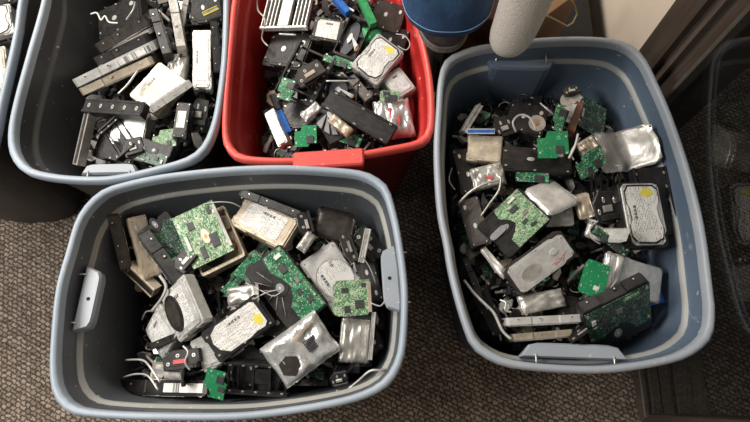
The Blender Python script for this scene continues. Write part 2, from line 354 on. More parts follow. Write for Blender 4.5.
# red bin: raised hand grip plate over the near rim
q = MB(); T = Matrix.Translation((-.108, .430, 0)) @ Matrix.Rotation(.07, 4, 'Z')
q.prism(rrect(-.068, .068, -.012, .022, .006), .396, .4095, 'ledge_red', .003, T=T); q.box(-.066, .066, -.012, -.002, .345, .40, 'tote_red', .002, T=T)
obj('handle', q, BIN['D']['root'])
WORLD, LAMP = .14, 47
# ------------------------------------------------------------------ kinds of scrap: each a list of (name, mesh, part label, sub-parts)
# nominal frame: x along the length, y across, z up; origin at the middle of the underside
DL, DW, DT = .147, .102, .026
SHARED = {}
def screw_mesh(r=.0028):
    k = ('screw', r)
    if k not in SHARED:
        b = MB(); b.cyl(0, 0, r, 0, .0009, 'screw', 10, .0003); b.box(-r * .6, r * .6, -r * .14, r * .14, .0009, .001, 'hole'); b.box(-r * .14, r * .14, -r * .6, r * .6, .0009, .001, 'hole'); SHARED[k] = b.mesh('screw')
    return SHARED[k]
def at_xy(me, x, y, z): return (me, Matrix.Translation((x, y, z)))
def chassis(body, recess=False, notch=True):
    b = MB(); hx, hy = DL / 2, DW / 2
    out = [(-hx, -hy + .006), (-hx + .006, -hy), (-.03, -hy), (-.028, -hy + .0025), (.024, -hy + .0025), (.026, -hy), (hx - .006, -hy), (hx, -hy + .006), (hx, -.02), (hx - .003, -.018), (hx - .003, .018), (hx, .02),
           (hx, hy - .006), (hx - .006, hy), (.026, hy), (.024, hy - .0025), (-.028, hy - .0025), (-.03, hy), (-hx + .006, hy), (-hx, hy - .006)]
    b.prism(out, 0, DT - .0035, body, .0012)
    b.prism(inset(out, .0035), DT - .0036, DT - .0026, body, 0)
    for sy in (-1, 1):
        for x in (-.052, .008, .050):
            T = Matrix.Translation((x, sy * hy, .007)) @ Matrix.Rotation(-sy * math.pi / 2, 4, 'X')
            b.cyl(0, 0, .0034, 0, .0004, body, 10, T=T); b.cyl(0, 0, .0017, .0004, .0006, 'screw' if body != 'silver' else 'hole', 8, T=T)
    return b
LABELSHAPES = {
    'round': lambda: [(-.056, -.030), (-.048, -.037), (.034, -.038), (.052, -.026), (.057, -.004), (.052, .018), (.036, .036), (-.012, .038), (-.030, .034), (-.048, .037), (-.057, .028)],
    'contour': lambda: [(-.058, -.028), (-.046, -.036), (-.022, -.036), (-.010, -.031), (.012, -.030), (.022, -.036), (.046, -.036), (.058, -.026), (.060, .012), (.052, .030), (.032, .036), (.010, .030), (-.012, .029), (-.026, .036), (-.05, .036), (-.058, .026)],
    'square': lambda: [(-.046, -.034), (.040, -.034), (.050, -.024), (.050, .032), (-.046, .034)],
    'small': lambda: [(-.034, -.027), (.030, -.027), (.030, .027), (-.034, .027)],
    'circle': lambda: [(.006 + .044 * math.cos(i * .3927), .040 * math.sin(i * .3927)) for i in range(16)],
}
def k_drive(body='silver', lid='silver', shape='round', lab='label', yellow=False, bare=False, mark=None, seal=False, strip=False, ink=False):
    """hard drive lying lid up"""
    P = [('chassis', chassis(body), None, [])]
    b = MB(); hx, hy = DL / 2 - .004, DW / 2 - .0035
    o = [(-hx, -hy + .010), (-hx + .010, -hy), (hx - .030, -hy), (hx - .022, -hy + .006), (hx - .008, -hy + .006), (hx, -hy + .014), (hx, hy - .014), (hx - .008, hy - .006), (hx - .022, hy - .006), (hx - .030, hy), (-hx + .010, hy), (-hx, hy - .010)]
    b.prism(o, DT - .0030, DT - .0006, lid, .0012)
    b.prism(inset(o, .007), DT - .0008, DT, lid, .0005)
    if bare and not ink:   # stamped recesses
        b.cyl(.014, 0, .030, DT - .0002, DT + .0003, lid, 32, .0002); b.cyl(.012, 0, .008, DT, DT + .0008, 'screw', 20, .0004); b.cyl(-.048, -.022, .007, DT, DT + .0006, 'screw', 14)
    subs = []
    for x, y in ((-hx + .006, -hy + .006), (-hx + .006, hy - .006), (.004, -hy + .004), (.004, hy - .004), (hx - .006, -hy + .018), (hx - .006, hy - .018)):
        subs.append(('screw', at_xy(screw_mesh(), x, y, DT - .0004)))
    P.append(('lid', b, None, subs))
    if ink:
        q = MB()
        for x, y, a, l in ((.030, -.030, .3, .010), (.036, -.022, -.5, .008), (.044, -.028, .9, .009), (.022, -.026, -.2, .006), (.050, -.018, .2, .007)):
            q.box(-l, l, -.0007, .0007, DT + .0002, DT + .0006, 'redmark', T=Matrix.Translation((x, y, 0)) @ Matrix.Rotation(a, 4, 'Z'))
        P.append(('ink_mark', q, 'red ink scribble', []))
        q = MB(); q.cyl(.034, .006, .010, DT, DT + .0012, 'silver', 24, .0005); P.append(('pressed_boss', q, None, []))
        q = MB(); q.cyl(-.028, -.008, .024, DT - .0001, DT + .0002, 'steel', 30); P.append(('stamped_recess', q, None, []))
    if strip:
        q = MB(); q.box(-DL * .46, -DL * .04, -DW / 2 - .0006, -DW / 2 + .001, .005, DT - .006, 'label'); P.append(('label_strip', q, 'white label strip', []))
    if seal:
        q = MB(); q.cyl(.030, 0, .037, DT + .0006, DT + .004, 'black', 32, .001); q.cyl(.030, 0, .029, DT + .004, DT + .0044, 'brown', 32); P.append(('round_seal', q, 'round black seal', []))
    if not bare:
        l = MB(); so = [(x * 1.06, y * 1.1) for x, y in LABELSHAPES[shape]()]
        if shape in ('round', 'contour', 'circle'):   # pressed channel around the label
            l2 = MB(); l2.prism([(x * 1.07, y * 1.07) for x, y in so], DT, DT + .0003, 'plastic' if body == 'black' or shape == 'contour' else 'steel'); P.append(('label_channel', l2, None, []))
        l.prism(so, DT + .0002, DT + .0008, lab)
        ls = []
        if yellow:
            q = MB(); ym = [(p) for p in [(-.057, .005), (-.045, -.006), (-.036, .012), (-.044, .030), (-.056, .024)]]; q.prism(ym, DT + .0008, DT + .0011, 'yellow'); ls.append(('yellow_print', q))
        q = MB()
        for i in range(22):
            if (i * 7) % 5 != 0: q.box(-.02 + i * .0016, -.0192 + i * .0016 + (i % 3) * .0003, -.027, -.020, DT + .0008, DT + .001, 'chip')
        ls.append(('barcode', q))
        if mark == 'hp':
            t0 = 1
            t = MB()   # the two bold letters on the lid
            for x0, x1, y0, y1 in ((-.036, -.034, .012, .026), (-.034, -.0295, .0185, .020), (-.0295, -.0275, .012, .020), (-.024, -.022, .007, .020), (-.022, -.0175, .0185, .020), (-.022, -.0175, .012, .0135), (-.0175, -.0155, .0125, .0195)):
                t.box(-.01 + x0 * .7, -.01 + x1 * .7, y0 * .7, y1 * .7, DT + .0008, DT + .0011, 'chip')
            ls.append(('printed_mark', t))
        P.append(('label', l, None, ls))
    q = MB(); q.box(DL / 2 - .004, DL / 2 + .001, -.030, .012, .004, .010, 'plastic'); q.box(DL / 2 - .004, DL / 2 + .001, .020, .036, .003, .010, 'white' if body == 'tan' else 'plastic'); P.append(('connector', q, None, []))
    return P, (DL, DW, DT)
def chipset(b_side, z, lay):
    r = []
    for x, y, w, h, t, k in lay:
        q = MB(); q.box(x - w / 2, x + w / 2, y - h / 2, y + h / 2, z, z + t, k, .0003); r.append((('chip' if k.startswith('chip') else 'connector' if k in ('white', 'plastic') else 'component'), q))
    return r
BCH = [(-.018, .012, .016, .016, .0022, 'chip'), (.012, .020, .010, .014, .002, 'chip'), (.016, -.014, .013, .009, .002, 'chip'), (-.030, -.022, .008, .008, .0018, 'chip'), (.034, .004, .006, .018, .004, 'white')]
def board_outline(hx, hy, style):
    if style == 'hub': 
        o = [(-hx, -hy), (hx, -hy), (hx, hy), (.012, hy)]
        for i in range(9):
            a = math.pi * i / 8; o.append((-.006 + .018 * math.cos(a), hy - .020 * math.sin(a)))
        return o + [(-.024, hy), (-hx, hy)]
    if style == 'wing': return [(-hx, -hy), (hx * .3, -hy), (hx * .45, -hy * .5), (hx, -hy * .45), (hx, hy), (-hx * .2, hy), (-hx * .35, hy * .7), (-hx, hy * .7)]
    if style == 'clip': return [(-hx, -hy), (hx * .8, -hy), (hx, -hy * .7), (hx, hy * .85), (hx * .75, hy), (-hx * .8, hy), (-hx, hy * .75)]
    return [(-hx, -hy), (hx, -hy), (hx, hy), (-hx, hy)]
def k_board(mat='pcb', style='clip', chips=4, hub=False, edge=None, hx=.045, hy=.032, sticker=False):
    b = MB(); b.prism(board_outline(hx, hy, style), 0, .0016, mat, 0)
    sx, sy = hx / .045, hy / .032
    subs = chipset(None, .0016, [(x * sx, y * sy, w, h, t, k) for x, y, w, h, t, k in BCH[:chips]])
    for i in range(4):
        sg = ((-1, -1), (1, -1), (1, 1), (-1, 1))[i]
        q = MB(); q.cyl(sg[0] * hx * .86 if i else -hx * .86, sg[1] * hy * .6, .0022, .0016, .0019, 'screw', 10); subs.append(('mounting_pad', q))
    if hub:
        q = MB(); q.cyl(-.004 * sx, .004, .0095, .0016, .0034, 'tan', 20, .0008); q.cyl(-.004 * sx, .004, .0025, .0034, .0042, 'copper', 10); subs.append(('motor_hub', q))
    if sticker: q = MB(); q.box(-hx * .55, -hx * .1, hy * .35, hy * .6, .0016, .0018, 'label'); subs.append(('sticker', q))
    if edge:
        q = MB(); q.box(-hx - .002, -hx + .005, -hy * .85, hy * .85, .0016, .0065, edge, .0006); subs.append(('edge_connector', q))
    return [('board', b, None, subs)], (2 * hx, 2 * hy, .0022)
def k_pcbdrive(body='black', pcb='pcb', cover=.58, ribs=True, tongue=False):
    """hard drive lying circuit-board up: casting with ribs on one half"""
    P = [('chassis', chassis(body), None, [])]
    hx, hy = DL / 2 - .004, DW / 2 - .005; b = MB(); zt = DT - .0026
    yc = hy - 2 * hy * cover
    o = [(-hx, hy), (-hx, yc + .004), (-hx * .55, yc), (-hx * .2, yc + .012), (.006, yc + .016), (hx * .35, yc + .004), (hx * .5, yc - .010), (hx, yc - .010), (hx, hy)]
    b.prism(o, zt, zt + .0018, pcb); z = zt + .0018
    ym = (hy + yc) / 2
    subs = chipset(None, z, [(-.030, ym, .016, .016, .002, 'chip'), (.002, ym + .010, .012, .009, .0018, 'chipgrey'), (.022, ym - .002, .011, .011, .0018, 'chip'), (.046, ym + .006, .009, .012, .0018, 'chip'), (-.055, ym + .008, .008, .016, .003, 'white'), (.03, hy - .006, .034, .005, .002, 'pcb_light')])
    for x, y in ((-hx + .005, hy - .005), (hx - .005, hy - .005), (hx - .005, yc), (-hx + .005, yc + .009)): subs.append(('screw', at_xy(screw_mesh(.003), x, y, z)))
    P.append(('circuit_board', b, None, subs))
    hub = MB(); hub.cyl(-.006, yc - .004, .017, zt, zt + .0012, body, 24, .0004); hub.cyl(-.006, yc - .004, .009, zt + .0012, zt + .0022, 'grey', 20, .0005); hub.cyl(-.006, yc - .004, .003, zt + .0022, zt + .003, 'screw', 12)
    P.append(('spindle_hub', hub, None, []))
    if ribs:
        r = MB()
        for a in (200, 225, 250, 275, 300, 330):
            t = math.radians(a); c0 = Vector((-.006, yc - .004)); d = Vector((math.cos(t), math.sin(t))); e = c0 + d * .055
            e.x = max(-hx, min(hx, e.x)); e.y = max(-hy, min(hy, e.y)); s0 = c0 + d * .018
            r.tube([(s0.x, s0.y, zt + .0006), (e.x, e.y, zt + .0006)], .0009, 'steel', 4)
        P.append(('casting_ribs', r, None, []))
    if tongue:
        q = MB(); q.prism(rrect(-.020, .002, -hy - .004, -hy + .030, .008), zt, zt + .004, 'grey', .001); P.append(('motor_cover', q, 'grey plastic tongue over the motor', []))
    return P, (DL, DW, DT)
def k_open(body='tan', platter=True, arm=True, gasket=False):
    """drive with its lid torn off"""
    hx, hy = DL / 2, DW / 2; b = MB(); o = rrect(-hx, hx, -hy, hy, .008, 3); i = inset(o, .007)
    b.rings([ring(o, 0), ring(o, DT - .001), ring(inset(o, .001), DT), ring(inset(o, .006), DT), ring(i, DT - .001), ring(i, .007)], body)
    b.prism(rrect(-hx + .01, -hx + .05, -hy + .012, -hy + .04, .004), .007, .014, body, .001)
    P = [('chassis', b, None, [])]
    if platter:
        q = MB(); q.cyl(.020, 0, .043, .013, .0145, 'platter', 40, .0003); s = MB(); s.cyl(.020, 0, .013, .0145, .018, 'silver', 24, .001); P.append(('platter', q, None, [('spindle_clamp', s)]))
    if arm:
        q = MB(); q.cyl(-.048, .018, .009, .007, .019, 'copper', 16, .001); q.prism([(-.054, .012), (-.046, .010), (.010, -.006), (.012, -.002), (-.044, .026)], .017, .019, 'silver', .0004); P.append(('actuator_arm', q, None, []))
    if gasket:
        q = MB(); q.cyl(.022, .004, .034, .016, DT + .001, 'black', 32, .001); s = MB(); s.cyl(.022, .004, .026, DT + .001, DT + .0015, 'brown', 32); P.append(('round_seal', q, 'black round seal', [('seal_disc', s)]))
    return P, (DL, DW, DT)
def k_tray(mat='black', rail='black', holes=5, open_=True):
    """mounting frame: two long rails with screws, cross ribs"""
    P = []; hx, hy = .078, .053
    for sy in (-1, 1):
        b = MB(); b.box(-hx, hx, sy * hy - .003, sy * hy + .003, 0, .022, rail, .001); b.box(-hx, hx, min(sy * hy, sy * (hy - .010)), max(sy * hy, sy * (hy - .010)), .016, .018, rail, .0005)
        subs = []
        for i in range(holes):
            T = Matrix.Translation((-hx + .014 + i * (2 * hx - .028) / max(1, holes - 1), sy * (hy - .007), .018)); subs.append(('screw', (screw_mesh(.0034), T)))
        P.append(('side_rail', b, None, subs))
    b = MB()
    if open_:
        for x in (-.070, -.03, .012, .048, .072): b.box(x - .003, x + .003, -hy, hy, .002, .006, mat, .0006)
        b.box(-.03, .012, -hy * .5, hy * .5, .002, .004, mat)
    else: b.prism(rrect(-hx, hx, -hy + .002, hy - .002, .004), .004, .016, mat, .001)
    P.append(('cross_frame', b, None, []))
    return P, (.156, .106, .022)
def k_sheet(mat='steel', fold=.25, seed=0, crumple=.004, lip=True):
    """torn-off sheet-metal cover, bent along one crease"""
    rnd = random.Random(seed); nx, ny = 14, 10; hx, hy = .065, .048; b = MB(); V = []
    for s, zz in ((0, 0), (1, .0012)):
        for j in range(ny + 1):
            for i in range(nx + 1):
                x = -hx + 2 * hx * i / nx; y = -hy + 2 * hy * j / ny; u = i / nx
                z = max(0, fold - u) * .16 + crumple * (noise.noise(Vector((x * 28 + seed, y * 28, seed * 3.1))) + .4)
                e = .002 * rnd.random() if i in (0, nx) or j in (0, ny) else 0
                if (i in (0, nx)) and (j in (0, ny)): e = .006
                if lip and (i in (nx,) or j in (0, ny)): z -= .005
                V.append((x - math.copysign(e, x), y - math.copysign(e, y), z + zz + .006))
    bs = b.add(V); q = (nx + 1) * (ny + 1)
    for j in range(ny):
        for i in range(nx):
            a = bs + j * (nx + 1) + i; b.face((a + q, a + q + 1, a + q + nx + 2, a + q + nx + 1), mat, True); b.face((a, a + nx + 1, a + nx + 2, a + 1), mat, True)
    for i in range(nx):
        for j in (0, ny):
            a = bs + j * (nx + 1) + i; b.face((a, a + 1, a + 1 + q, a + q), mat)
    for j in range(ny):
        for i in (0, nx):
            a = bs + j * (nx + 1) + i; b.face((a, a + nx + 1, a + nx + 1 + q, a + q), mat)
    return [('sheet', b, None, [])], (.13, .096, .012)
def k_crumple(mat='bag', seed=0, patch=True, core='steel', amp=.010, red=False):
    """drive wrapped in creased silver antistatic bag"""
    hx, hy, T = DL / 2, DW / 2, .034; nx, ny = 26, 18; b = MB(); top = []; 
    for j in range(ny + 1):
        for i in range(nx + 1):
            x = -hx + 2 * hx * i / nx; y = -hy + 2 * hy * j / ny; e = min(1, min(i, nx - i) / 3, min(j, ny - j) / 3)
            n = noise.noise(Vector((x * 30 + seed, y * 30, 1.7 * seed))); rg = abs(noise.noise(Vector((x * 45 - seed, y * 20 + seed, 4)))) 
            z = T * (.45 + .5 * e ** .5) + amp * (n - rg) * (.4 + .6 * e)
            top.append((x + .004 * n, y + .004 * rg, z))
    a0 = b.add(top); a1 = b.add([(x, y, 0 + .003 * (1 - min(1, abs(x) / hx))) for x, y, z in top])
    for j in range(ny):
        for i in range(nx):
            a = j * (nx + 1) + i; b.face((a0 + a, a0 + a + 1, a0 + a + nx + 2, a0 + a + nx + 1), mat, True); b.face((a1 + a, a1 + a + nx + 1, a1 + a + nx + 2, a1 + a + 1), mat, True)
    for i in range(nx):
        for j in (0, ny):
            a = j * (nx + 1) + i; b.face((a0 + a, a0 + a + 1, a1 + a + 1, a1 + a), mat)
    for j in range(ny):
        for i in (0, nx):
            a = j * (nx + 1) + i; b.face((a0 + a, a0 + a + nx + 1, a1 + a + nx + 1, a1 + a), mat)
    P = [('body', b, None, [])]
    if patch:
        q = MB(); q.prism([(-.060, -.020), (-.040, -.036), (-.018, -.030), (-.014, -.004), (-.034, .010), (-.056, .004)], T * .90, T * .95 + .001, 'brown', .0006); P.append(('dark_sticker', q, 'dark brown sticker', []))
        q = MB()
        for r in range(7):
            for c in range(5):
                q.box(.014 + r * .0042, .0172 + r * .0042, -.014 + c * .0056, -.0095 + c * .0056, T * .95, T * .95 + .0022, 'chip')
        P.append(('printed_grid', q, None, []))
        q = MB(); q.prism([(-.006, .026), (.050, .040), (.056, .034), (.000, .019)], T * .88, T * .97, 'tan', .001); P.append(('torn_edge', q, None, []))
    if red:
        q = MB(); q.prism([(-.02, -.010), (.020, -.020), (.022, .006), (.004, .012), (-.01, .034), (-.018, .012)], T * .92, T * .97, 'redmark', .0008); P.append(('red_print', q, 'red print', []))
    return P, (DL, DW, T)
def k_rail(mat='steel', stripe='brown', screws=3, lab=False):
    """long slim metal rail, side up"""
    L, W, T = .16, .022, .02; b = MB(); b.box(-L / 2, L / 2, -W / 2, W / 2, 0, T - .002, mat, .001); b.box(-L / 2, L / 2, W * .28, W / 2, T - .003, T, mat, .0006); b.box(-L / 2, L / 2, -W / 2, -W * .34, T - .003, T - .0006, mat, .0006)
    b.box(-L / 2 + .004, L / 2 - .004, -W * .3, W * .26, T - .0022, T - .0014, stripe)
    P = [('rail', b, None, [])]
    for i in range(screws): P.append(('screw', at_xy(screw_mesh(.0034), -L * .4 + i * L * .8 / max(1, screws - 1), 0, T - .001), None, []))
    if lab: q = MB(); q.box(-L * .36, L * .08, -W * .3, W * .28, T - .001, T + .0002, 'label'); P.append(('label', q, None, []))
    return P, (L, W, T)
def k_disc(mat='platter', hub='steel'):
    b = MB(); b.cyl(0, 0, .047, 0, .0015, mat, 40, .0003); q = MB(); q.cyl(0, 0, .013, .0015, .004, hub, 20, .0006); return [('disc', b, None, []), ('hub', q, None, [])], (.094, .094, .004)
def k_grille(mat='silver'):
    P = []; b = MB(); b.box(-.06, .06, -.035, -.030, 0, .012, mat, .001); b.box(-.06, .06, .030, .035, 0, .012, mat, .001); b.box(-.014, .014, -.032, .032, .004, .014, 'steel', .001); P.append(('frame', b, None, []))
    for x in (-.056, -.046, -.036, -.026, .024, .034, .044, .056): q = MB(); q.box(x - .0014, x + .0014, -.032, .032, .002, .012, mat, .0005); P.append(('fin', q, None, []))
    q = MB(); q.box(-.06, .06, -.034, .034, -.004, .001, 'black'); P.append(('backing', q, None, []))
    return P, (.12, .07, .014)
def k_frag(mat='plastic', mat2='steel'):
    """small dark bracket with posts"""
    b = MB(); b.prism([(-.03, -.016), (.012, -.018), (.03, -.006), (.028, .014), (.004, .018), (-.02, .012), (-.032, .004)], 0, .008, mat, .001); b.box(-.03, .02, .008, .014, .006, .016, mat, .0008)
    P = [('body', b, None, [])]
    for x, y in ((-.022, -.006), (.004, -.008), (.020, .004)): P.append(('screw', at_xy(screw_mesh(.0032), x, y, .008), None, []))
    q = MB(); q.box(-.012, .010, -.002, .005, .008, .012, mat2, .0006); P.append(('connector', q, None, [])); return P, (.062, .036, .012)
def k_ribbed(mat='grey'):
    b = MB(); b.box(-.045, .045, -.03, .03, 0, .008, 'black', .001); P = [('base', b, None, [])]
    q = MB()
    for i in range(6):
        a = math.radians(20 + 26 * i); q.prism([(.01 * math.cos(a - .12), -.028 + .01 * math.sin(a - .12)), (.05 * math.cos(a - .16), -.028 + .05 * math.sin(a - .16)), (.05 * math.cos(a + .16), -.028 + .05 * math.sin(a + .16)), (.01 * math.cos(a + .12), -.028 + .01 * math.sin(a + .12))], .008, .012, mat, .0008)
    P.append(('ribs', q, None, [])); q = MB(); q.cyl(0, -.02, .008, .008, .014, 'white', 16, .001); P.append(('hub', q, None, [])); return P, (.09, .06, .012)
KINDS = dict(drive=k_drive, board=k_board, pcbdrive=k_pcbdrive, open=k_open, tray=k_tray, sheet=k_sheet, crumple=k_crumple, rail=k_rail, disc=k_disc, grille=k_grille, frag=k_frag, ribbed=k_ribbed)
CACHE = {}
KEY = [None]
BN = dict(A='front bin', B='right-hand bin', C='dark rear-left bin', D='red bin', E='far left bin')
def kind(k, kw):
    key = k + repr(sorted(kw.items()))
    if key not in CACHE:
        P, dim = KINDS[k](**kw); parts = []
        def mk(nm, g):
            if isinstance(g, MB): return (nm, g.mesh(nm), None)
            return (nm, g[0], g[1])
        for nm, g, lab, subs in P: parts.append((mk(nm, g), lab, [mk(n2, g2) for n2, g2 in subs]))
        CACHE[key] = (parts, dim)
    return CACHE[key]
def build(k, kw, name, mw, label, cat, group=None):
    group = group or (cat + 's in the ' + BN[KEY[0]]) if KEY[0] else group
    parts, dim = kind(k, kw); root = empty(name); root.matrix_world = mw; tag(root, label, cat, group)
    if len(parts) == 1 and not parts[0][2]:
        # nothing but one piece: the thing is that mesh
        o = bpy.data.objects.new(name, parts[0][0][1]); C.objects.link(o); bpy.data.objects.remove(root); o.name = name; o.matrix_world = mw; tag(o, label, cat, group); return o
    for (nm, me, T), lab, subs in parts:
        o = bpy.data.objects.new(nm, me); C.objects.link(o); o.parent = root
        if T is not None: o.matrix_local = T
        if lab: o['label'] = lab
        for n2, me2, T2 in subs:
            s = bpy.data.objects.new(n2, me2); C.objects.link(s); s.parent = o
            if T2 is not None: s.matrix_local = T2
    return root
# height of the pile of scrap in each bin
def surf(key, x, y):
    if key == 'A': return .300 - .75 * max(0, -.40 - x) * min(1, max(0, (.30 - y) / .12)) - .25 * max(0, y - .33) - .25 * max(0, .06 - y)
    if key == 'B': return .312 - .35 * max(0, x - .44) - .25 * max(0, y - .52) - .15 * max(0, .22 - x)
    if key == 'C': return .300 - .35 * max(0, -.57 - x)
    if key == 'D': return .305 - .8 * max(0, -.235 - x)
    return .24
STRETCH = False
for _k in BIN: _o = BIN[_k]['o']; BIN[_k]['mid'] = (sum(p[0] for p in _o) / len(_o), sum(p[1] for p in _o) / len(_o))
def free(key, org, ex, ey, ez, L, W, T, s):
    h = BIN[key]['h']
    for i in (-.5, .5):
        for j in (-.5, .5):
            for k in (0, 1):
                p = org + ex * (i * L * s[0]) + ey * (j * W * s[1]) + ez * (k * T * s[2])
                if p.z < .02 or not inside(key, p.x, p.y, min(p.z, h - .06), -.002): return False
    return True
def pt(key, u, v, dz):
    z = .30
    for _ in range(12): p = at(u, v, z); z = .5 * z + .5 * (surf(key, p.x, p.y) + dz)
    return at(u, v, z)
def put(key, k, kw, name, cat, label, c, T=None, side=False, group=None, spin=False):
    KEY[0] = key
    P0, P1, P2 = (pt(key, *q) for q in c); a, b = P1 - P0, P2 - P0; cen = P0 + a / 2 + b / 2
    if spin: a, b = -a, -b
    la, lb = a.length, b.length; ea = a / la; b = (b - ea * b.dot(ea)); eb = b.normalized(); n = ea.cross(eb)
    if n.z < 0: ea = -ea; n = -n
    parts, (L, W, TT) = kind(k, kw)
    if side:
        # a long side of the drive faces the viewer's side of the pile: P0-P1 its length, P0-P2 its thickness
        n2 = Vector((0, 0, HC)) - cen; n2 = (n2 - ea * n2.dot(ea)).normalized(); eb = n2.cross(ea); n = n2; lb = min(lb, .030)
        for dp in (1, .8, .6, .45, .3):      # a standing drive reaches as deep as the wall leaves room for
            ey = -n; ez = eb; ex = ey.cross(ez); org = cen + ey * (W * dp / 2) - ez * (lb / 2); sc3 = (la / L, dp, lb / TT)
            if free(key, org, ex, ey, ez, L, W, TT, sc3): break
    else:
        ex, ey, ez = ea, eb, n; s = (T / TT) if T else 1; sc3 = (la / L, lb / W, s)
        for i in range(9):                   # keep clear of the bin's wall
            org = cen - n * TT * s
            if free(key, org, ex, ey, ez, L, W, TT, sc3): break
            m = BIN[key]['mid']; dd = Vector((m[0] - cen.x, m[1] - cen.y, 0)); cen = cen + dd.normalized() * .002 + Vector((0, 0, .001))
    if STRETCH and k in ('drive', 'pcbdrive') and not .62 < la / L < 1.25: print('STRETCH', round(la / L, 2), round(lb / W, 2), label)
    R = Matrix((ex, ey, ez)).transposed().to_4x4(); mw = Matrix.Translation(org) @ R @ Matrix.Diagonal((*sc3, 1))
    return build(k, kw, name, mw, label, cat, group)
def wire(key, name, cat, label, pts, r, mat, n=6):
    P = [pt(key, *q) for q in pts]; Q = []
    for i in range(len(P) - 1):
        p0, p1, p2, p3 = P[max(0, i - 1)], P[i], P[i + 1], P[min(len(P) - 1, i + 2)]
        for j in range(5):
            t = j / 5; Q.append(.5 * ((2 * p1) + (p2 - p0) * t + (2 * p0 - 5 * p1 + 4 * p2 - p3) * t * t + (3 * p1 - p0 - 3 * p2 + p3) * t ** 3))
    Q.append(P[-1]); b = MB(); b.tube(Q, r, mat, n); o = obj(name, b); tag(o, label, cat, cat + 's in the ' + BN[key]); return o
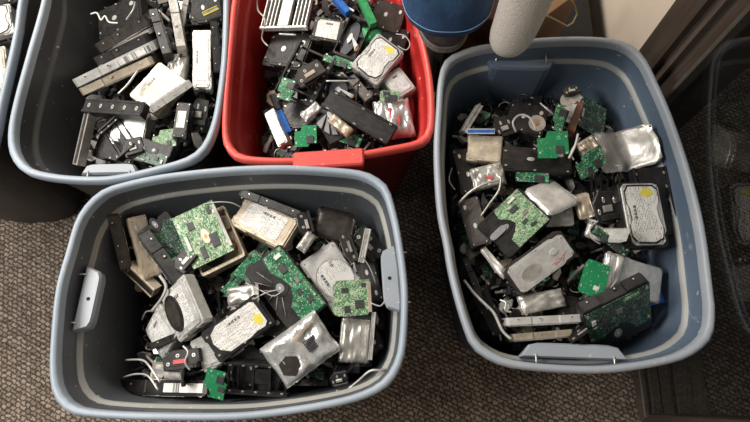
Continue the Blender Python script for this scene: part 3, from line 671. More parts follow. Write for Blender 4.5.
# ------------------------------------------------------------------ the front bin
D = lambda **k: ('drive', k)
HD, CB = 'hard_drive', 'circuit_board'
def P_(key, rows):
    for name, cat, label, kk, c, *o in rows:
        kw = o[0] if o else {}; put(key, kk[0], kk[1], name, cat, label, c, **kw)
P_('A', [
 (HD, 'hard drive', 'big silver hard drive with a tall white label under the front bin\'s rear wall', D(body='tan', lid='tan', shape='square'), [(247, 192, .045), (300, 218, .035), (230, 222, .035)], {}),
 (HD, 'hard drive', 'black hard drive with white label and yellow corner, front bin\'s lower middle', D(body='black', lid='black', shape='round', yellow=True), [(255, 293, .062), (199, 334, .052), (276, 323, .05)], {}),
 (HD, 'hard drive', 'hard drive with dark ribbed casting and green board, centre of the front bin', ('pcbdrive', dict(cover=.56)), [(329, 304, .050), (280, 243, .060), (291, 334, .045)], {'spin': True}),
 (HD, 'hard drive', 'round-shouldered silver drive with printed white lid beside the small green board', D(body='silver', lid='silver', shape='circle', lab='label_silver', mark='hp'), [(298, 262, .04), (334, 313, .03), (334, 241, .03)], {}),
 ('wrapped_drive', 'hard drive', 'drive in creased silver bag with dark sticker, bottom of the front bin', ('crumple', dict(seed=3)), [(258, 352, .065), (313, 312, .07), (288, 391, .055)], {'T': .036, 'spin': True}),
 (CB, 'circuit board', 'pale green populated circuit board lying topmost at the front bin\'s upper left', ('board', dict(mat='pcb_light', style='', chips=5, hub=True, edge='steel')), [(169, 220, .060), (209, 201, .070), (196, 268, .055)], {}),
 ('opened_hard_drive', 'hard drive', 'yellowish open drive casting under the pale green circuit board', ('open', dict(body='tan', arm=True)), [(180, 226, .03), (223, 205, .045), (203, 277, .03)], {}),
 (HD, 'hard drive', 'black hard drive with dark green board left of the pale green board', ('pcbdrive', dict(pcb='pcb_dark', cover=.9, ribs=False)), [(138, 232, .04), (168, 208, .05), (165, 273, .03)], {}),
 (HD, 'hard drive', 'dark drive standing on edge against the front bin\'s left rear corner', D(body='brown', lid='brown', shape='small'), [(107, 216, .06), (121, 272, .055), (119, 212, .055)], {'side': True}),
 (HD, 'hard drive', 'slanted hard drive with yellowed tan cover near the front bin\'s left rear corner', D(body='tan', lid='tan', bare=True), [(125, 214, .05), (142, 276, .035), (144, 216, .03)], {}),
 (HD, 'hard drive', 'black drive on edge running diagonally left of the green boards', D(body='black', lid='black', shape='small'), [(146, 226, .055), (193, 288, .05), (136, 236, .05)], {'side': True}),
 (CB, 'circuit board', 'narrow green circuit board wedged between pale board and ribbed drive', ('board', dict(mat='pcb', style='wing', chips=4, hx=.05, hy=.022)), [(218, 288, .035), (254, 250, .045), (228, 297, .03)], {}),
 (CB, 'circuit board', 'small bright green circuit board at the front bin\'s right, near the grip', ('board', dict(mat='pcb_light', style='clip', chips=4, hx=.035, hy=.035, edge='tan')), [(333, 281, .065), (370, 279, .06), (333, 317, .055)], {}),
 (CB, 'circuit board', 'little green board fragment standing at the front bin\'s near rim', ('board', dict(mat='pcb_plain', style='wing', chips=2, hx=.03, hy=.024)), [(207, 370, .055), (201, 397, .04), (229, 374, .055)], {}),
 ('drive_cover', 'metal cover', 'flat dark brown drive cover below the front bin\'s rear wall, right half', ('sheet', dict(mat='brown', fold=.1, seed=2, crumple=.003)), [(311, 236, .03), (318, 207, .045), (350, 243, .02)], {}),
 (HD, 'hard drive', 'black drive on edge behind the big silver drive, touching the rear wall', D(body='black', lid='black', shape='small'), [(240, 188, .06), (303, 212, .05), (237, 196, .05)], {'side': True}),
 ('bracket', 'bracket', 'small black bracket wedged between big silver drive and dark cover', ('frag', {}), [(296, 214, .055), (303, 240, .05), (310, 209, .05)], {}),
 ('connector_housing', 'connector', 'small shiny metal housing right of the big white label', ('crumple', dict(mat='steel', seed=9, patch=False, amp=.003)), [(296, 247, .065), (308, 230, .065), (305, 253, .06)], {'T': .012}),
 (HD, 'hard drive', 'silver drive lid with round black seal, left of the yellow-cornered drive', D(body='silver', lid='silver', shape='square', lab='label_silver', seal=True), [(153, 306, .045), (176, 284, .055), (184, 334, .04)], {}),
 (HD, 'hard drive', 'black drive on edge lying below the round black seal', D(body='black', lid='black', shape='small'), [(146, 345, .045), (217, 316, .055), (149, 352, .04)], {'side': True}),
 (HD, 'hard drive', 'small silver drive with printed label at the pile\'s left foot', D(body='steel', lid='silver', shape='square', lab='label_silver'), [(140, 342, .02), (154, 315, .03), (166, 350, .015)], {}),
 (HD, 'hard drive', 'black drive on edge with white label strip near the front bin\'s lower left', D(body='black', lid='black', shape='small', strip=True), [(117, 380, .045), (206, 381, .05), (118, 394, .04)], {'side': True}),
 ('drive_caddy', 'bracket', 'black mounting frame with pale screws along the front bin\'s near wall', ('tray', {}), [(226, 372, .03), (290, 376, .03), (226, 402, .02)], {}),
 ('drive_cover', 'metal cover', 'chrome-like crumpled cover under the small bright green board', ('crumple', dict(mat='steel', seed=5, patch=False, amp=.008)), [(342, 318, .04), (372, 320, .03), (340, 362, .03)], {'T': .02}),
 ('metal_rail', 'rail', 'thin light rail standing near the front bin\'s right grip', ('rail', dict(mat='silver', stripe='steel', screws=0)), [(372, 312, .05), (368, 360, .04), (376, 312, .05)], {}),
 ('metal_rail', 'rail', 'upright light metal strip at the front bin\'s right rear corner', ('rail', dict(mat='silver', stripe='steel', screws=0)), [(365, 228, .07), (358, 262, .055), (371, 229, .07)], {}),
 ('bracket', 'bracket', 'dark curved bracket between the dark cover and upright light strip', ('frag', dict(mat='brown')), [(338, 234, .06), (349, 265, .05), (350, 229, .055)], {}),
 ('bracket', 'bracket', 'black glossy bracket in the front bin\'s right rear corner', ('frag', dict(mat='black')), [(368, 218, .05), (391, 244, .03), (361, 240, .04)], {}),
 (HD, 'hard drive', 'black drive shell beside the right grip, behind the bright green board', D(body='black', lid='black', shape='small', bare=True), [(371, 248, .035), (384, 300, .03), (352, 254, .03)], {}),
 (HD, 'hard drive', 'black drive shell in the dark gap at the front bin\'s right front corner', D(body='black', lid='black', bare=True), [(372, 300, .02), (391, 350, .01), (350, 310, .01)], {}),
 ('metal_rail', 'rail', 'yellowish metal edge strip below the tan-covered drive', ('rail', dict(mat='tan', stripe='brown', screws=1)), [(122, 271, .03), (149, 297, .025), (128, 265, .035)], {}),
 ('bracket', 'bracket', 'black bracket with pale coil connectors between the dark and pale boards', ('frag', dict(mat='black', mat2='white')), [(170, 262, .06), (186, 244, .055), (182, 277, .06)], {}),
 ('bracket', 'bracket', 'small black bracket with red centre below the silver printed drive', ('frag', dict(mat='black', mat2='redmark')), [(158, 352, .035), (196, 347, .04), (162, 374, .03)], {}),
 (HD, 'hard drive', 'silver drive peeking out left of the yellow-cornered drive', D(body='silver', lid='silver', shape='square', lab='label_silver'), [(189, 342, .03), (240, 314, .01), (205, 374, .03)], {}),
 ('drive_cover', 'metal cover', 'bent steel cover scrap near the crossed silver arms at lower left', ('sheet', dict(mat='steel', seed=8)), [(150, 362, .03), (196, 366, .03), (148, 380, .03)], {}),
 (HD, 'hard drive', 'black drive shell wedged under the ribbed drive and the bag-wrapped drive', D(body='black', lid='black', bare=True), [(262, 300, .02), (312, 318, .02), (250, 330, .015)], {}),
 ('drive_cover', 'metal cover', 'crumpled steel cover peeking out below the ribbed dark casting', ('sheet', dict(mat='steel', seed=11, crumple=.008)), [(224, 288, .04), (262, 282, .045), (228, 308, .035)], {}),
 ('small_box', 'connector', 'small black plug housing near the front bin\'s right near rim', ('frag', dict(mat='plastic')), [(334, 380, .05), (352, 376, .05), (336, 394, .045)], {}),
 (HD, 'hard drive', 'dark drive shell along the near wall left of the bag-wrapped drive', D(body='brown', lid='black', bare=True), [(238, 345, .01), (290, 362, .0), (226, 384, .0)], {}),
])
wire('A', 'metal_strip', 'metal strip', 'long thin bent metal arm reaching the front bin\'s right near corner', [(336, 391, .05), (346, 390, .05), (358, 381, .055), (370, 371, .06), (382, 370, .06), (394, 367, .05)], .0022, 'steel')
wire('A', 'metal_strip', 'metal strip', 'upper curved silver arm at the front bin\'s lower left', [(126, 360, .05), (142, 360, .055), (150, 367, .055), (160, 382, .05)], .002, 'silver')
wire('A', 'metal_strip', 'metal strip', 'lower curved silver arm just above the white label strip', [(124, 377, .055), (136, 374, .06), (148, 376, .055), (158, 390, .05)], .0018, 'silver')
wire('A', 'flat_cable', 'cable', 'pale grey cable curving down left of the round black seal', [(160, 276, .05), (166, 286, .055), (162, 298, .06), (152, 311, .05)], .003, 'cable')
wire('A', 'thin_wire', 'cable', 'thin pale wire arching behind the pale green board', [(205, 204, .07), (218, 202, .08), (232, 203, .075), (242, 208, .06)], .0012, 'cable')
wire('A', 'thin_wire', 'cable', 'thin looped wire lying over the dark ribbed casting', [(246, 283, .07), (262, 291, .075), (274, 296, .075), (282, 290, .075), (268, 292, .08), (254, 299, .07)], .0012, 'cable')
wire('A', 'thin_wire', 'cable', 'thin silver wire beside the upright strip at right rear', [(362, 256, .06), (370, 268, .05), (376, 284, .04)], .0013, 'steel')
wire('A', 'metal_strip', 'metal strip', 'pale hooked wire right of the small bright green board', [(371, 303, .06), (380, 306, .06), (385, 301, .055)], .0014, 'cable')
wire('A', 'metal_strip', 'metal strip', 'short pale bent clip on the bare left wall side of the pile', [(142, 320, .03), (146, 312, .04), (153, 311, .045)], .0015, 'steel')
wire('A', 'metal_strip', 'metal strip', 'S-shaped silver arm left of the black drive with yellow corner', [(183, 346, .06), (188, 352, .06), (185, 362, .055), (190, 370, .05)], .0018, 'silver')

# ------------------------------------------------------------------ the right-hand bin
P_('B', [
 (HD, 'hard drive', 'silver-lidded drive with curvy white label and yellow print, by the right wall', D(body='black', lid='silver', shape='contour', yellow=True), [(620, 187, .085), (632, 253, .08), (657, 176, .10)], {'T': .034}),
 ('drive_caddy', 'bracket', 'black side bracket behind the silver drive at the right wall', ('tray', dict(open_=False)), [(641, 172, .065), (655, 240, .06), (671, 165, .085)], {}),
 (HD, 'hard drive', 'hard drive with green board, round motor and grey tongue, left of centre', ('pcbdrive', dict(pcb='pcb_light', cover=.66, tongue=True, ribs=False)), [(480, 229, .05), (514, 262, .05), (514, 183, .06)], {}),
 ('bare_drive', 'hard drive', 'large plain silver drive with red ink marks, middle of the right bin', ('drive', dict(body='brown', lid='silver', bare=True, ink=True)), [(503, 271, .075), (560, 230, .085), (523, 296, .060)], {'spin': True}),
 ('drive_cover', 'metal cover', 'smooth diamond-shaped silver cover right of the green motor board', ('sheet', dict(mat='silver', fold=0, seed=4, crumple=.002)), [(524, 189, .055), (552, 214, .085), (554, 175, .03)], {}),
 ('bracket', 'bracket', 'bluish dark casting under the diamond-shaped silver cover', D(body='black', lid='steel', bare=True), [(536, 208, .03), (572, 206, .035), (541, 228, .025)], {}),
 (CB, 'circuit board', 'plain bright green square board at the upper middle of the right bin', ('board', dict(mat='pcb_plain', style='wing', chips=1, hx=.032, hy=.028)), [(537, 131, .085), (568, 131, .085), (538, 158, .08)], {}),
 (CB, 'circuit board', 'narrow upright green board flap above the bright green square board', ('board', dict(mat='pcb', style='wing', chips=1, hx=.03, hy=.012)), [(550, 129, .085), (557, 104, .10), (562, 131, .085)], {}),
 ('bent_sheet', 'metal cover', 'folded shiny sheet-metal cover against the right bin\'s far right wall', ('sheet', dict(mat='steel', fold=.34, seed=6, crumple=.009)), [(598, 132, .060), (635, 130, .05), (601, 173, .055)], {}),
 (CB, 'circuit board', 'crowded mossy green board at the pile\'s top, near the rear wall', ('board', dict(mat='pcb_dark', style='clip', chips=5, hx=.04, hy=.034)), [(583, 95, .05), (608, 110, .035), (576, 124, .055)], {}),
 ('plastic_bar', 'bar', 'reddish brown bar standing beside the mossy green board', ('rail', dict(mat='rust', stripe='rust', screws=0)), [(577, 101, .07), (568, 130, .065), (584, 102, .07)], {}),
 ('plastic_bar', 'bar', 'short white plastic piece left of the reddish brown bar', ('rail', dict(mat='white', stripe='white', screws=0)), [(573, 103, .075), (568, 116, .07), (577, 104, .075)], {}),
 ('metal_disc', 'disc', 'grey metal disc half hidden at the top of the right bin\'s pile', ('disc', dict(mat='steel')), [(560, 92, .05), (584, 90, .05), (562, 112, .045)], {}),
 ('bracket', 'bracket', 'topmost small brown bracket with a pale square, near the rear wall', ('frag', dict(mat='brown', mat2='white')), [(562, 86, .06), (578, 83, .06), (566, 96, .055)], {}),
 (CB, 'circuit board', 'dark green board standing left of the folded sheet-metal cover', ('board', dict(mat='pcb', style='wing', chips=2, hx=.036, hy=.02)), [(573, 160, .08), (600, 145, .085), (582, 180, .06)], {}),
 ('drive_cover', 'metal cover', 'yellow-stained metal scrap behind the dark green standing board', ('crumple', dict(mat='tan', seed=12, patch=False)), [(577, 143, .065), (594, 133, .07), (584, 157, .06)], {'T': .015}),
 (CB, 'circuit board', 'bright green clipped-corner board right of the large plain silver drive', ('board', dict(mat='pcb_plain', style='clip', chips=0, hx=.035, hy=.023, sticker=True)), [(590, 259, .095), (614, 268, .09), (575, 290, .09)], {}),
 ('drive_cover', 'metal cover', 'broad smooth silver lid lying below the yellow-printed drive', ('drive', dict(body='steel', lid='silver', bare=True)), [(618, 254, .06), (667, 270, .05), (607, 288, .06)], {'T': .015}),
 ('drive_cover', 'metal cover', 'crumpled silver scrap between green clipped board and broad silver lid', ('crumple', dict(mat='silver', seed=15, patch=False, amp=.006)), [(602, 252, .065), (621, 257, .065), (603, 292, .05)], {'T': .012}),
 (HD, 'hard drive', 'black drive with green board, tilted at the right bin\'s near right corner', ('pcbdrive', dict(pcb='pcb_dark', cover=.72, ribs=False)), [(673, 325, .035), (611, 356, -.02), (635, 303, .10)], {}),
 ('plastic_bar', 'tray', 'bright blue plastic piece showing under the broad silver lid', ('board', dict(mat='bluep', style='', chips=0, hx=.05, hy=.03)), [(600, 306, .02), (661, 290, .02), (607, 322, .015)], {}),
 (HD, 'hard drive', 'pale drive standing on edge along the right bin\'s near wall', D(body='silver', lid='silver', shape='small'), [(506, 318, .075), (583, 314, .080), (507, 327, .07)], {'side': True}),
 (HD, 'hard drive', 'second pale drive edge nearer the wall, below the standing pale drive', D(body='tan', lid='silver', shape='small'), [(513, 334, .05), (574, 329, .055), (514, 342, .05)], {'side': True}),
 ('drive_cover', 'metal cover', 'torn steel cover behind the standing pale drive', ('crumple', dict(mat='steel', seed=21, patch=False)), [(518, 296, .05), (562, 287, .05), (524, 314, .05)], {'T': .014}),
 (HD, 'hard drive', 'tan-lidded drive scrap in the right bin\'s upper left area', D(body='tan', lid='tan', bare=True), [(464, 134, .055), (499, 136, .055), (470, 160, .05)], {}),
 ('metal_rail', 'rail', 'pale blue metal strip above the tan-lidded drive at upper left', ('rail', dict(mat='silver', stripe='bluep', screws=0)), [(467, 129, .075), (495, 129, .075), (467, 134, .07)], {}),
 ('metal_rail', 'rail', 'thin diagonal rail pointing at the right bin\'s rear left corner', ('rail', dict(mat='steel', stripe='steel', screws=0)), [(463, 131, .065), (480, 104, .07), (467, 132, .06)], {}),
 (HD, 'hard drive', 'long black drive just below the bright green square board', D(body='black', lid='black', bare=True), [(501, 145, .05), (572, 149, .05), (501, 170, .05)], {}),
 (CB, 'circuit board', 'green board edge showing beneath the long black drive', ('board', dict(mat='pcb', style='', chips=1, hx=.03, hy=.012)), [(515, 170, .045), (548, 172, .045), (517, 181, .04)], {}),
 ('bracket', 'bracket', 'black latch assembly with square block left of the curvy-labelled drive', ('frag', dict(mat='black')), [(592, 192, .07), (617, 188, .07), (598, 226, .06)], {}),
 ('drive_cover', 'metal cover', 'brown metal plate between the diamond cover and black latch assembly', ('sheet', dict(mat='tan', seed=31, fold=0)), [(574, 194, .05), (590, 190, .055), (578, 220, .045)], {}),
 (CB, 'circuit board', 'long thin board edge running diagonally above the broad silver lid', ('board', dict(mat='pcb_dark', style='', chips=2, hx=.045, hy=.010)), [(594, 224, .07), (630, 250, .065), (590, 232, .065)], {}),
 ('drive_cover', 'metal cover', 'pale bent plate below the black latch assembly', ('sheet', dict(mat='silver', seed=33, fold=.4)), [(588, 221, .055), (618, 231, .055), (586, 236, .05)], {}),
 ('drive_cover', 'metal cover', 'rust-stained crumpled metal in the right bin\'s left side', ('crumple', dict(mat='steel', seed=35, patch=False, red=True)), [(470, 168, .055), (502, 160, .06), (474, 190, .05)], {'T': .018}),
 ('drive_cover', 'metal cover', 'long shiny curved strip left of the large plain silver drive', ('sheet', dict(mat='silver', seed=37, fold=0)), [(480, 248, .055), (504, 278, .055), (487, 245, .05)], {}),
 (HD, 'hard drive', 'black drive shell against the left wall of the right bin, upper', D(body='black', lid='black', bare=True), [(452, 150, .04), (462, 196, .04), (472, 146, .03)], {}),
 (HD, 'hard drive', 'dark drive shell left of the grey-tongued motor drive', D(body='black', lid='brown', bare=True), [(456, 200, .035), (470, 248, .035), (478, 196, .04)], {}),
 (HD, 'hard drive', 'black drive shell on edge at the right bin\'s lower left wall', D(body='black', lid='black', shape='small'), [(462, 258, .05), (480, 306, .045), (468, 256, .05)], {'side': True}),
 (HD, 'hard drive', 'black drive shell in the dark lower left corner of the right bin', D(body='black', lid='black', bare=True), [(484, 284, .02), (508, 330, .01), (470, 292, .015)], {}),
 (HD, 'hard drive', 'black drive shell near the rear wall, left of the grey disc', D(body='black', lid='black', bare=True), [(510, 98, .035), (548, 106, .04), (505, 128, .04)], {}),
 ('drive_caddy', 'bracket', 'dark metal frame in the shadow under the black latch assembly', ('tray', {}), [(598, 166, .03), (622, 172, .03), (594, 214, .03)], {}),
 ('round_motor', 'motor', 'round grey motor with copper centre above the bright green square board', ('disc', dict(mat='steel', hub='copper')), [(529, 114, .075), (546, 115, .075), (529, 130, .07)], {}),
 ('bracket', 'bracket', 'black bracket beside the tan-lidded drive, upper left of the right bin', ('frag', dict(mat='black')), [(494, 118, .06), (512, 112, .06), (497, 142, .05)], {}),
 (HD, 'hard drive', 'dark drive shell below the clipped-corner green board', D(body='black', lid='black', bare=True), [(562, 294, .03), (602, 300, .03), (560, 318, .03)], {}),
 ('bracket', 'bracket', 'black bracket at the near wall between pale edges and tilted board drive', ('frag', dict(mat='black')), [(566, 336, .06), (592, 318, .065), (572, 345, .06)], {}),
])
wire('B', 'looped_cable', 'cable', 'white cable loop at the top left of the bright green square board', [(516, 132, .07), (513, 122, .08), (520, 115, .085), (530, 118, .085), (536, 130, .08)], .0022, 'cable')
wire('B', 'metal_strip', 'metal strip', 'short pale arm between motor and narrow green flap', [(540, 103, .09), (547, 109, .09), (553, 114, .085)], .002, 'steel')
wire('B', 'thin_wire', 'cable', 'pale forked wire right of the bright green square board', [(569, 158, .09), (575, 146, .09), (578, 134, .085)], .0022, 'white')
wire('B', 'thin_wire', 'cable', 'thin second wire left of the dark green standing board', [(574, 160, .085), (571, 152, .09), (580, 138, .085)], .0015, 'cable')
wire('B', 'metal_strip', 'metal strip', 'long silver strip running down the right bin\'s lower left', [(464, 280, .06), (474, 293, .06), (484, 303, .06), (494, 313, .055), (502, 330, .05), (511, 339, .05)], .003, 'silver', 4)
wire('B', 'metal_strip', 'metal strip', 'curved dark steel strip in the right bin\'s left side', [(459, 203, .06), (470, 192, .065), (484, 184, .07), (499, 180, .07)], .003, 'steel', 4)
wire('B', 'metal_strip', 'metal strip', 'steel strip dropping beside the grey-tongued motor drive', [(501, 176, .07), (499, 190, .07), (490, 203, .065), (481, 216, .06)], .0022, 'steel', 4)
wire('B', 'looped_cable', 'cable', 'thin steel loop against the left wall above the long strip', [(452, 168, .06), (449, 180, .055), (455, 190, .05)], .0014, 'steel')
wire('B', 'metal_strip', 'metal strip', 'small bright hooked arm inside the lower left of the right bin', [(500, 300, .05), (506, 303, .055), (505, 310, .055), (511, 312, .05)], .0018, 'silver')
wire('B', 'thin_wire', 'cable', 'pale curved wire between broad silver lid and pale bent plate', [(600, 244, .06), (592, 238, .07), (590, 228, .07), (598, 221, .07)], .0016, 'cable')
wire('B', 'thin_wire', 'cable', 'thin steel edge wire below the clipped-corner green board', [(600, 308, .07), (604, 296, .075), (612, 286, .075), (618, 279, .07)], .003, 'silver', 4)

# ------------------------------------------------------------------ the dark rear-left bin
P_('C', [
 (HD, 'hard drive', 'silver hard drive with white label, upright at the dark bin\'s right rim', D(body='silver', lid='silver', shape='square'), [(192, 29, .075), (192, 89, .065), (211, 29, .07)], {}),
 (HD, 'hard drive', 'black drive on edge between the white-labelled drive and right rim', D(body='black', lid='black', shape='small'), [(210, 20, .07), (214, 72, .06), (218, 20, .065)], {'side': True}),
 (HD, 'hard drive', 'tan hard drive with printed lid in the middle of the dark bin', D(body='tan', lid='steel', shape='square', lab='label_warm'), [(128, 94, .065), (159, 60, .07), (156, 116, .06)], {}),
 (HD, 'hard drive', 'silver drive edge running diagonally below the tan printed drive', D(body='silver', lid='silver', shape='small'), [(153, 112, .085), (193, 85, .085), (149, 106, .085)], {'side': True}),
 (HD, 'hard drive', 'topmost brown drive on edge in the dark bin\'s fan of edges', D(body='brown', lid='steel', shape='small'), [(95, 46, .06), (146, 15, .07), (99, 55, .055)], {'side': True}),
 (HD, 'hard drive', 'black drive on edge, third in the dark bin\'s fan from the rear', D(body='black', lid='black', shape='small'), [(93, 59, .07), (146, 34, .08), (96, 67, .065)], {'side': True}),
 (HD, 'hard drive', 'grey drive on edge, second in the dark bin\'s fan from the rear', D(body='steel', lid='brown', shape='small'), [(101, 55, .065), (150, 28, .075), (103, 60, .06)], {'side': True}),
 (HD, 'hard drive', 'large light drive on edge with small label, front of the fan', D(body='silver', lid='brown', shape='small', strip=True), [(72, 81, .085), (152, 42, .095), (76, 89, .08)], {'side': True}),
 (HD, 'hard drive', 'brownish drive edge tucked below the large light drive of the fan', D(body='tan', lid='steel', shape='small'), [(78, 90, .065), (150, 57, .075), (82, 97, .06)], {'side': True}),
 (HD, 'hard drive', 'black drive on edge standing upright at the dark bin\'s rear middle', D(body='black', lid='brown', shape='small'), [(148, 8, .09), (163, 56, .085), (158, 6, .085)], {'side': True}),
 (HD, 'hard drive', 'light grey drive on edge standing right of the upright black one', D(body='steel', lid='brown', shape='small'), [(168, -2, .095), (177, 49, .09), (178, -4, .09)], {'side': True}),
 (HD, 'hard drive', 'silver drive edge leaning right of the upright light grey drive', D(body='silver', lid='black', shape='small'), [(184, -4, .07), (179, 24, .07), (190, -3, .07)], {'side': True}),
 ('mounting_rail', 'rail', 'black rail with five bright screws lying across the dark bin\'s left', ('rail', dict(mat='black', stripe='black', screws=5)), [(83, 98, .085), (142, 102, .09), (83, 111, .085)], {}),
 ('metal_rail', 'rail', 'grey rail standing down the bare left side of the dark bin', ('rail', dict(mat='steel', stripe='brown', screws=0)), [(85, 107, .08), (72, 164, .05), (90, 108, .08)], {}),
 ('drive_caddy', 'bracket', 'black crossed frame in front of the rail with five screws', ('tray', dict(holes=3)), [(96, 133, .06), (113, 118, .065), (117, 158, .05)], {}),
 (HD, 'hard drive', 'black drive with pale label strip near the dark bin\'s right front', D(body='black', lid='black', shape='small', lab='label_warm'), [(177, 101, .08), (171, 137, .075), (191, 103, .08)], {}),
 (HD, 'hard drive', 'black drive with dark green board by the dark bin\'s near rim', ('pcbdrive', dict(pcb='pcb_dark', ribs=False)), [(138, 140, .05), (172, 150, .055), (133, 163, .045)], {}),
 (CB, 'circuit board', 'pale green board behind the black drive at the near rim', ('board', dict(mat='pcb_light', style='wing', chips=2)), [(149, 132, .05), (172, 129, .05), (156, 151, .045)], {}),
 (HD, 'hard drive', 'silver drive with steel lid under the black crossed frame', D(body='steel', lid='silver', bare=True), [(112, 112, .05), (146, 116, .05), (110, 140, .04)], {}),
 (HD, 'hard drive', 'black drive shell below the five-screw rail', D(body='black', lid='black', bare=True), [(100, 118, .03), (140, 128, .03), (94, 156, .02)], {}),
 ('bracket', 'bracket', 'black bracket with bright tip near the dark bin\'s near rim', ('frag', dict(mat='black', mat2='white')), [(120, 140, .06), (140, 134, .06), (124, 160, .055)], {}),
 ('bracket', 'bracket', 'black bracket with pale flecks at the dark bin\'s right front corner', ('frag', dict(mat='black')), [(190, 96, .06), (208, 98, .055), (188, 128, .05)], {}),
 ('metal_rail', 'rail', 'small yellow connector bar at the top right of the dark bin', ('rail', dict(mat='yellow', stripe='tan', screws=0)), [(202, 12, .08), (217, 5, .08), (204, 16, .075)], {}),
 (HD, 'hard drive', 'black drive shell in the dark bin\'s rear right corner', D(body='black', lid='black', bare=True), [(190, -8, .06), (222, -10, .05), (194, 24, .05)], {}),
 (HD, 'hard drive', 'black drive shell at the dark bin\'s rear left, under the zigzag wire', D(body='black', lid='black', bare=True), [(92, 14, .04), (134, -6, .05), (102, 38, .03)], {}),
 ('drive_cover', 'metal cover', 'crumpled grey cover right of the fan of drive edges', ('crumple', dict(mat='steel', seed=41, patch=False)), [(162, 52, .06), (182, 52, .06), (168, 84, .055)], {'T': .02}),
])
wire('C', 'zigzag_wire', 'cable', 'white zigzag wire at the rear left of the dark bin\'s pile', [(91, 14, .07), (97, 13, .075), (101, 20, .075), (105, 16, .075), (109, 22, .075), (118, 23, .07)], .0018, 'white')
wire('C', 'metal_strip', 'metal strip', 'thin bent steel arm at the top of the dark bin', [(126, 20, .09), (133, 10, .095), (135, 2, .09)], .002, 'steel')
wire('C', 'metal_strip', 'metal strip', 'curved steel arm beside the tan printed drive', [(118, 94, .09), (128, 84, .095), (138, 70, .09)], .0025, 'silver', 4)

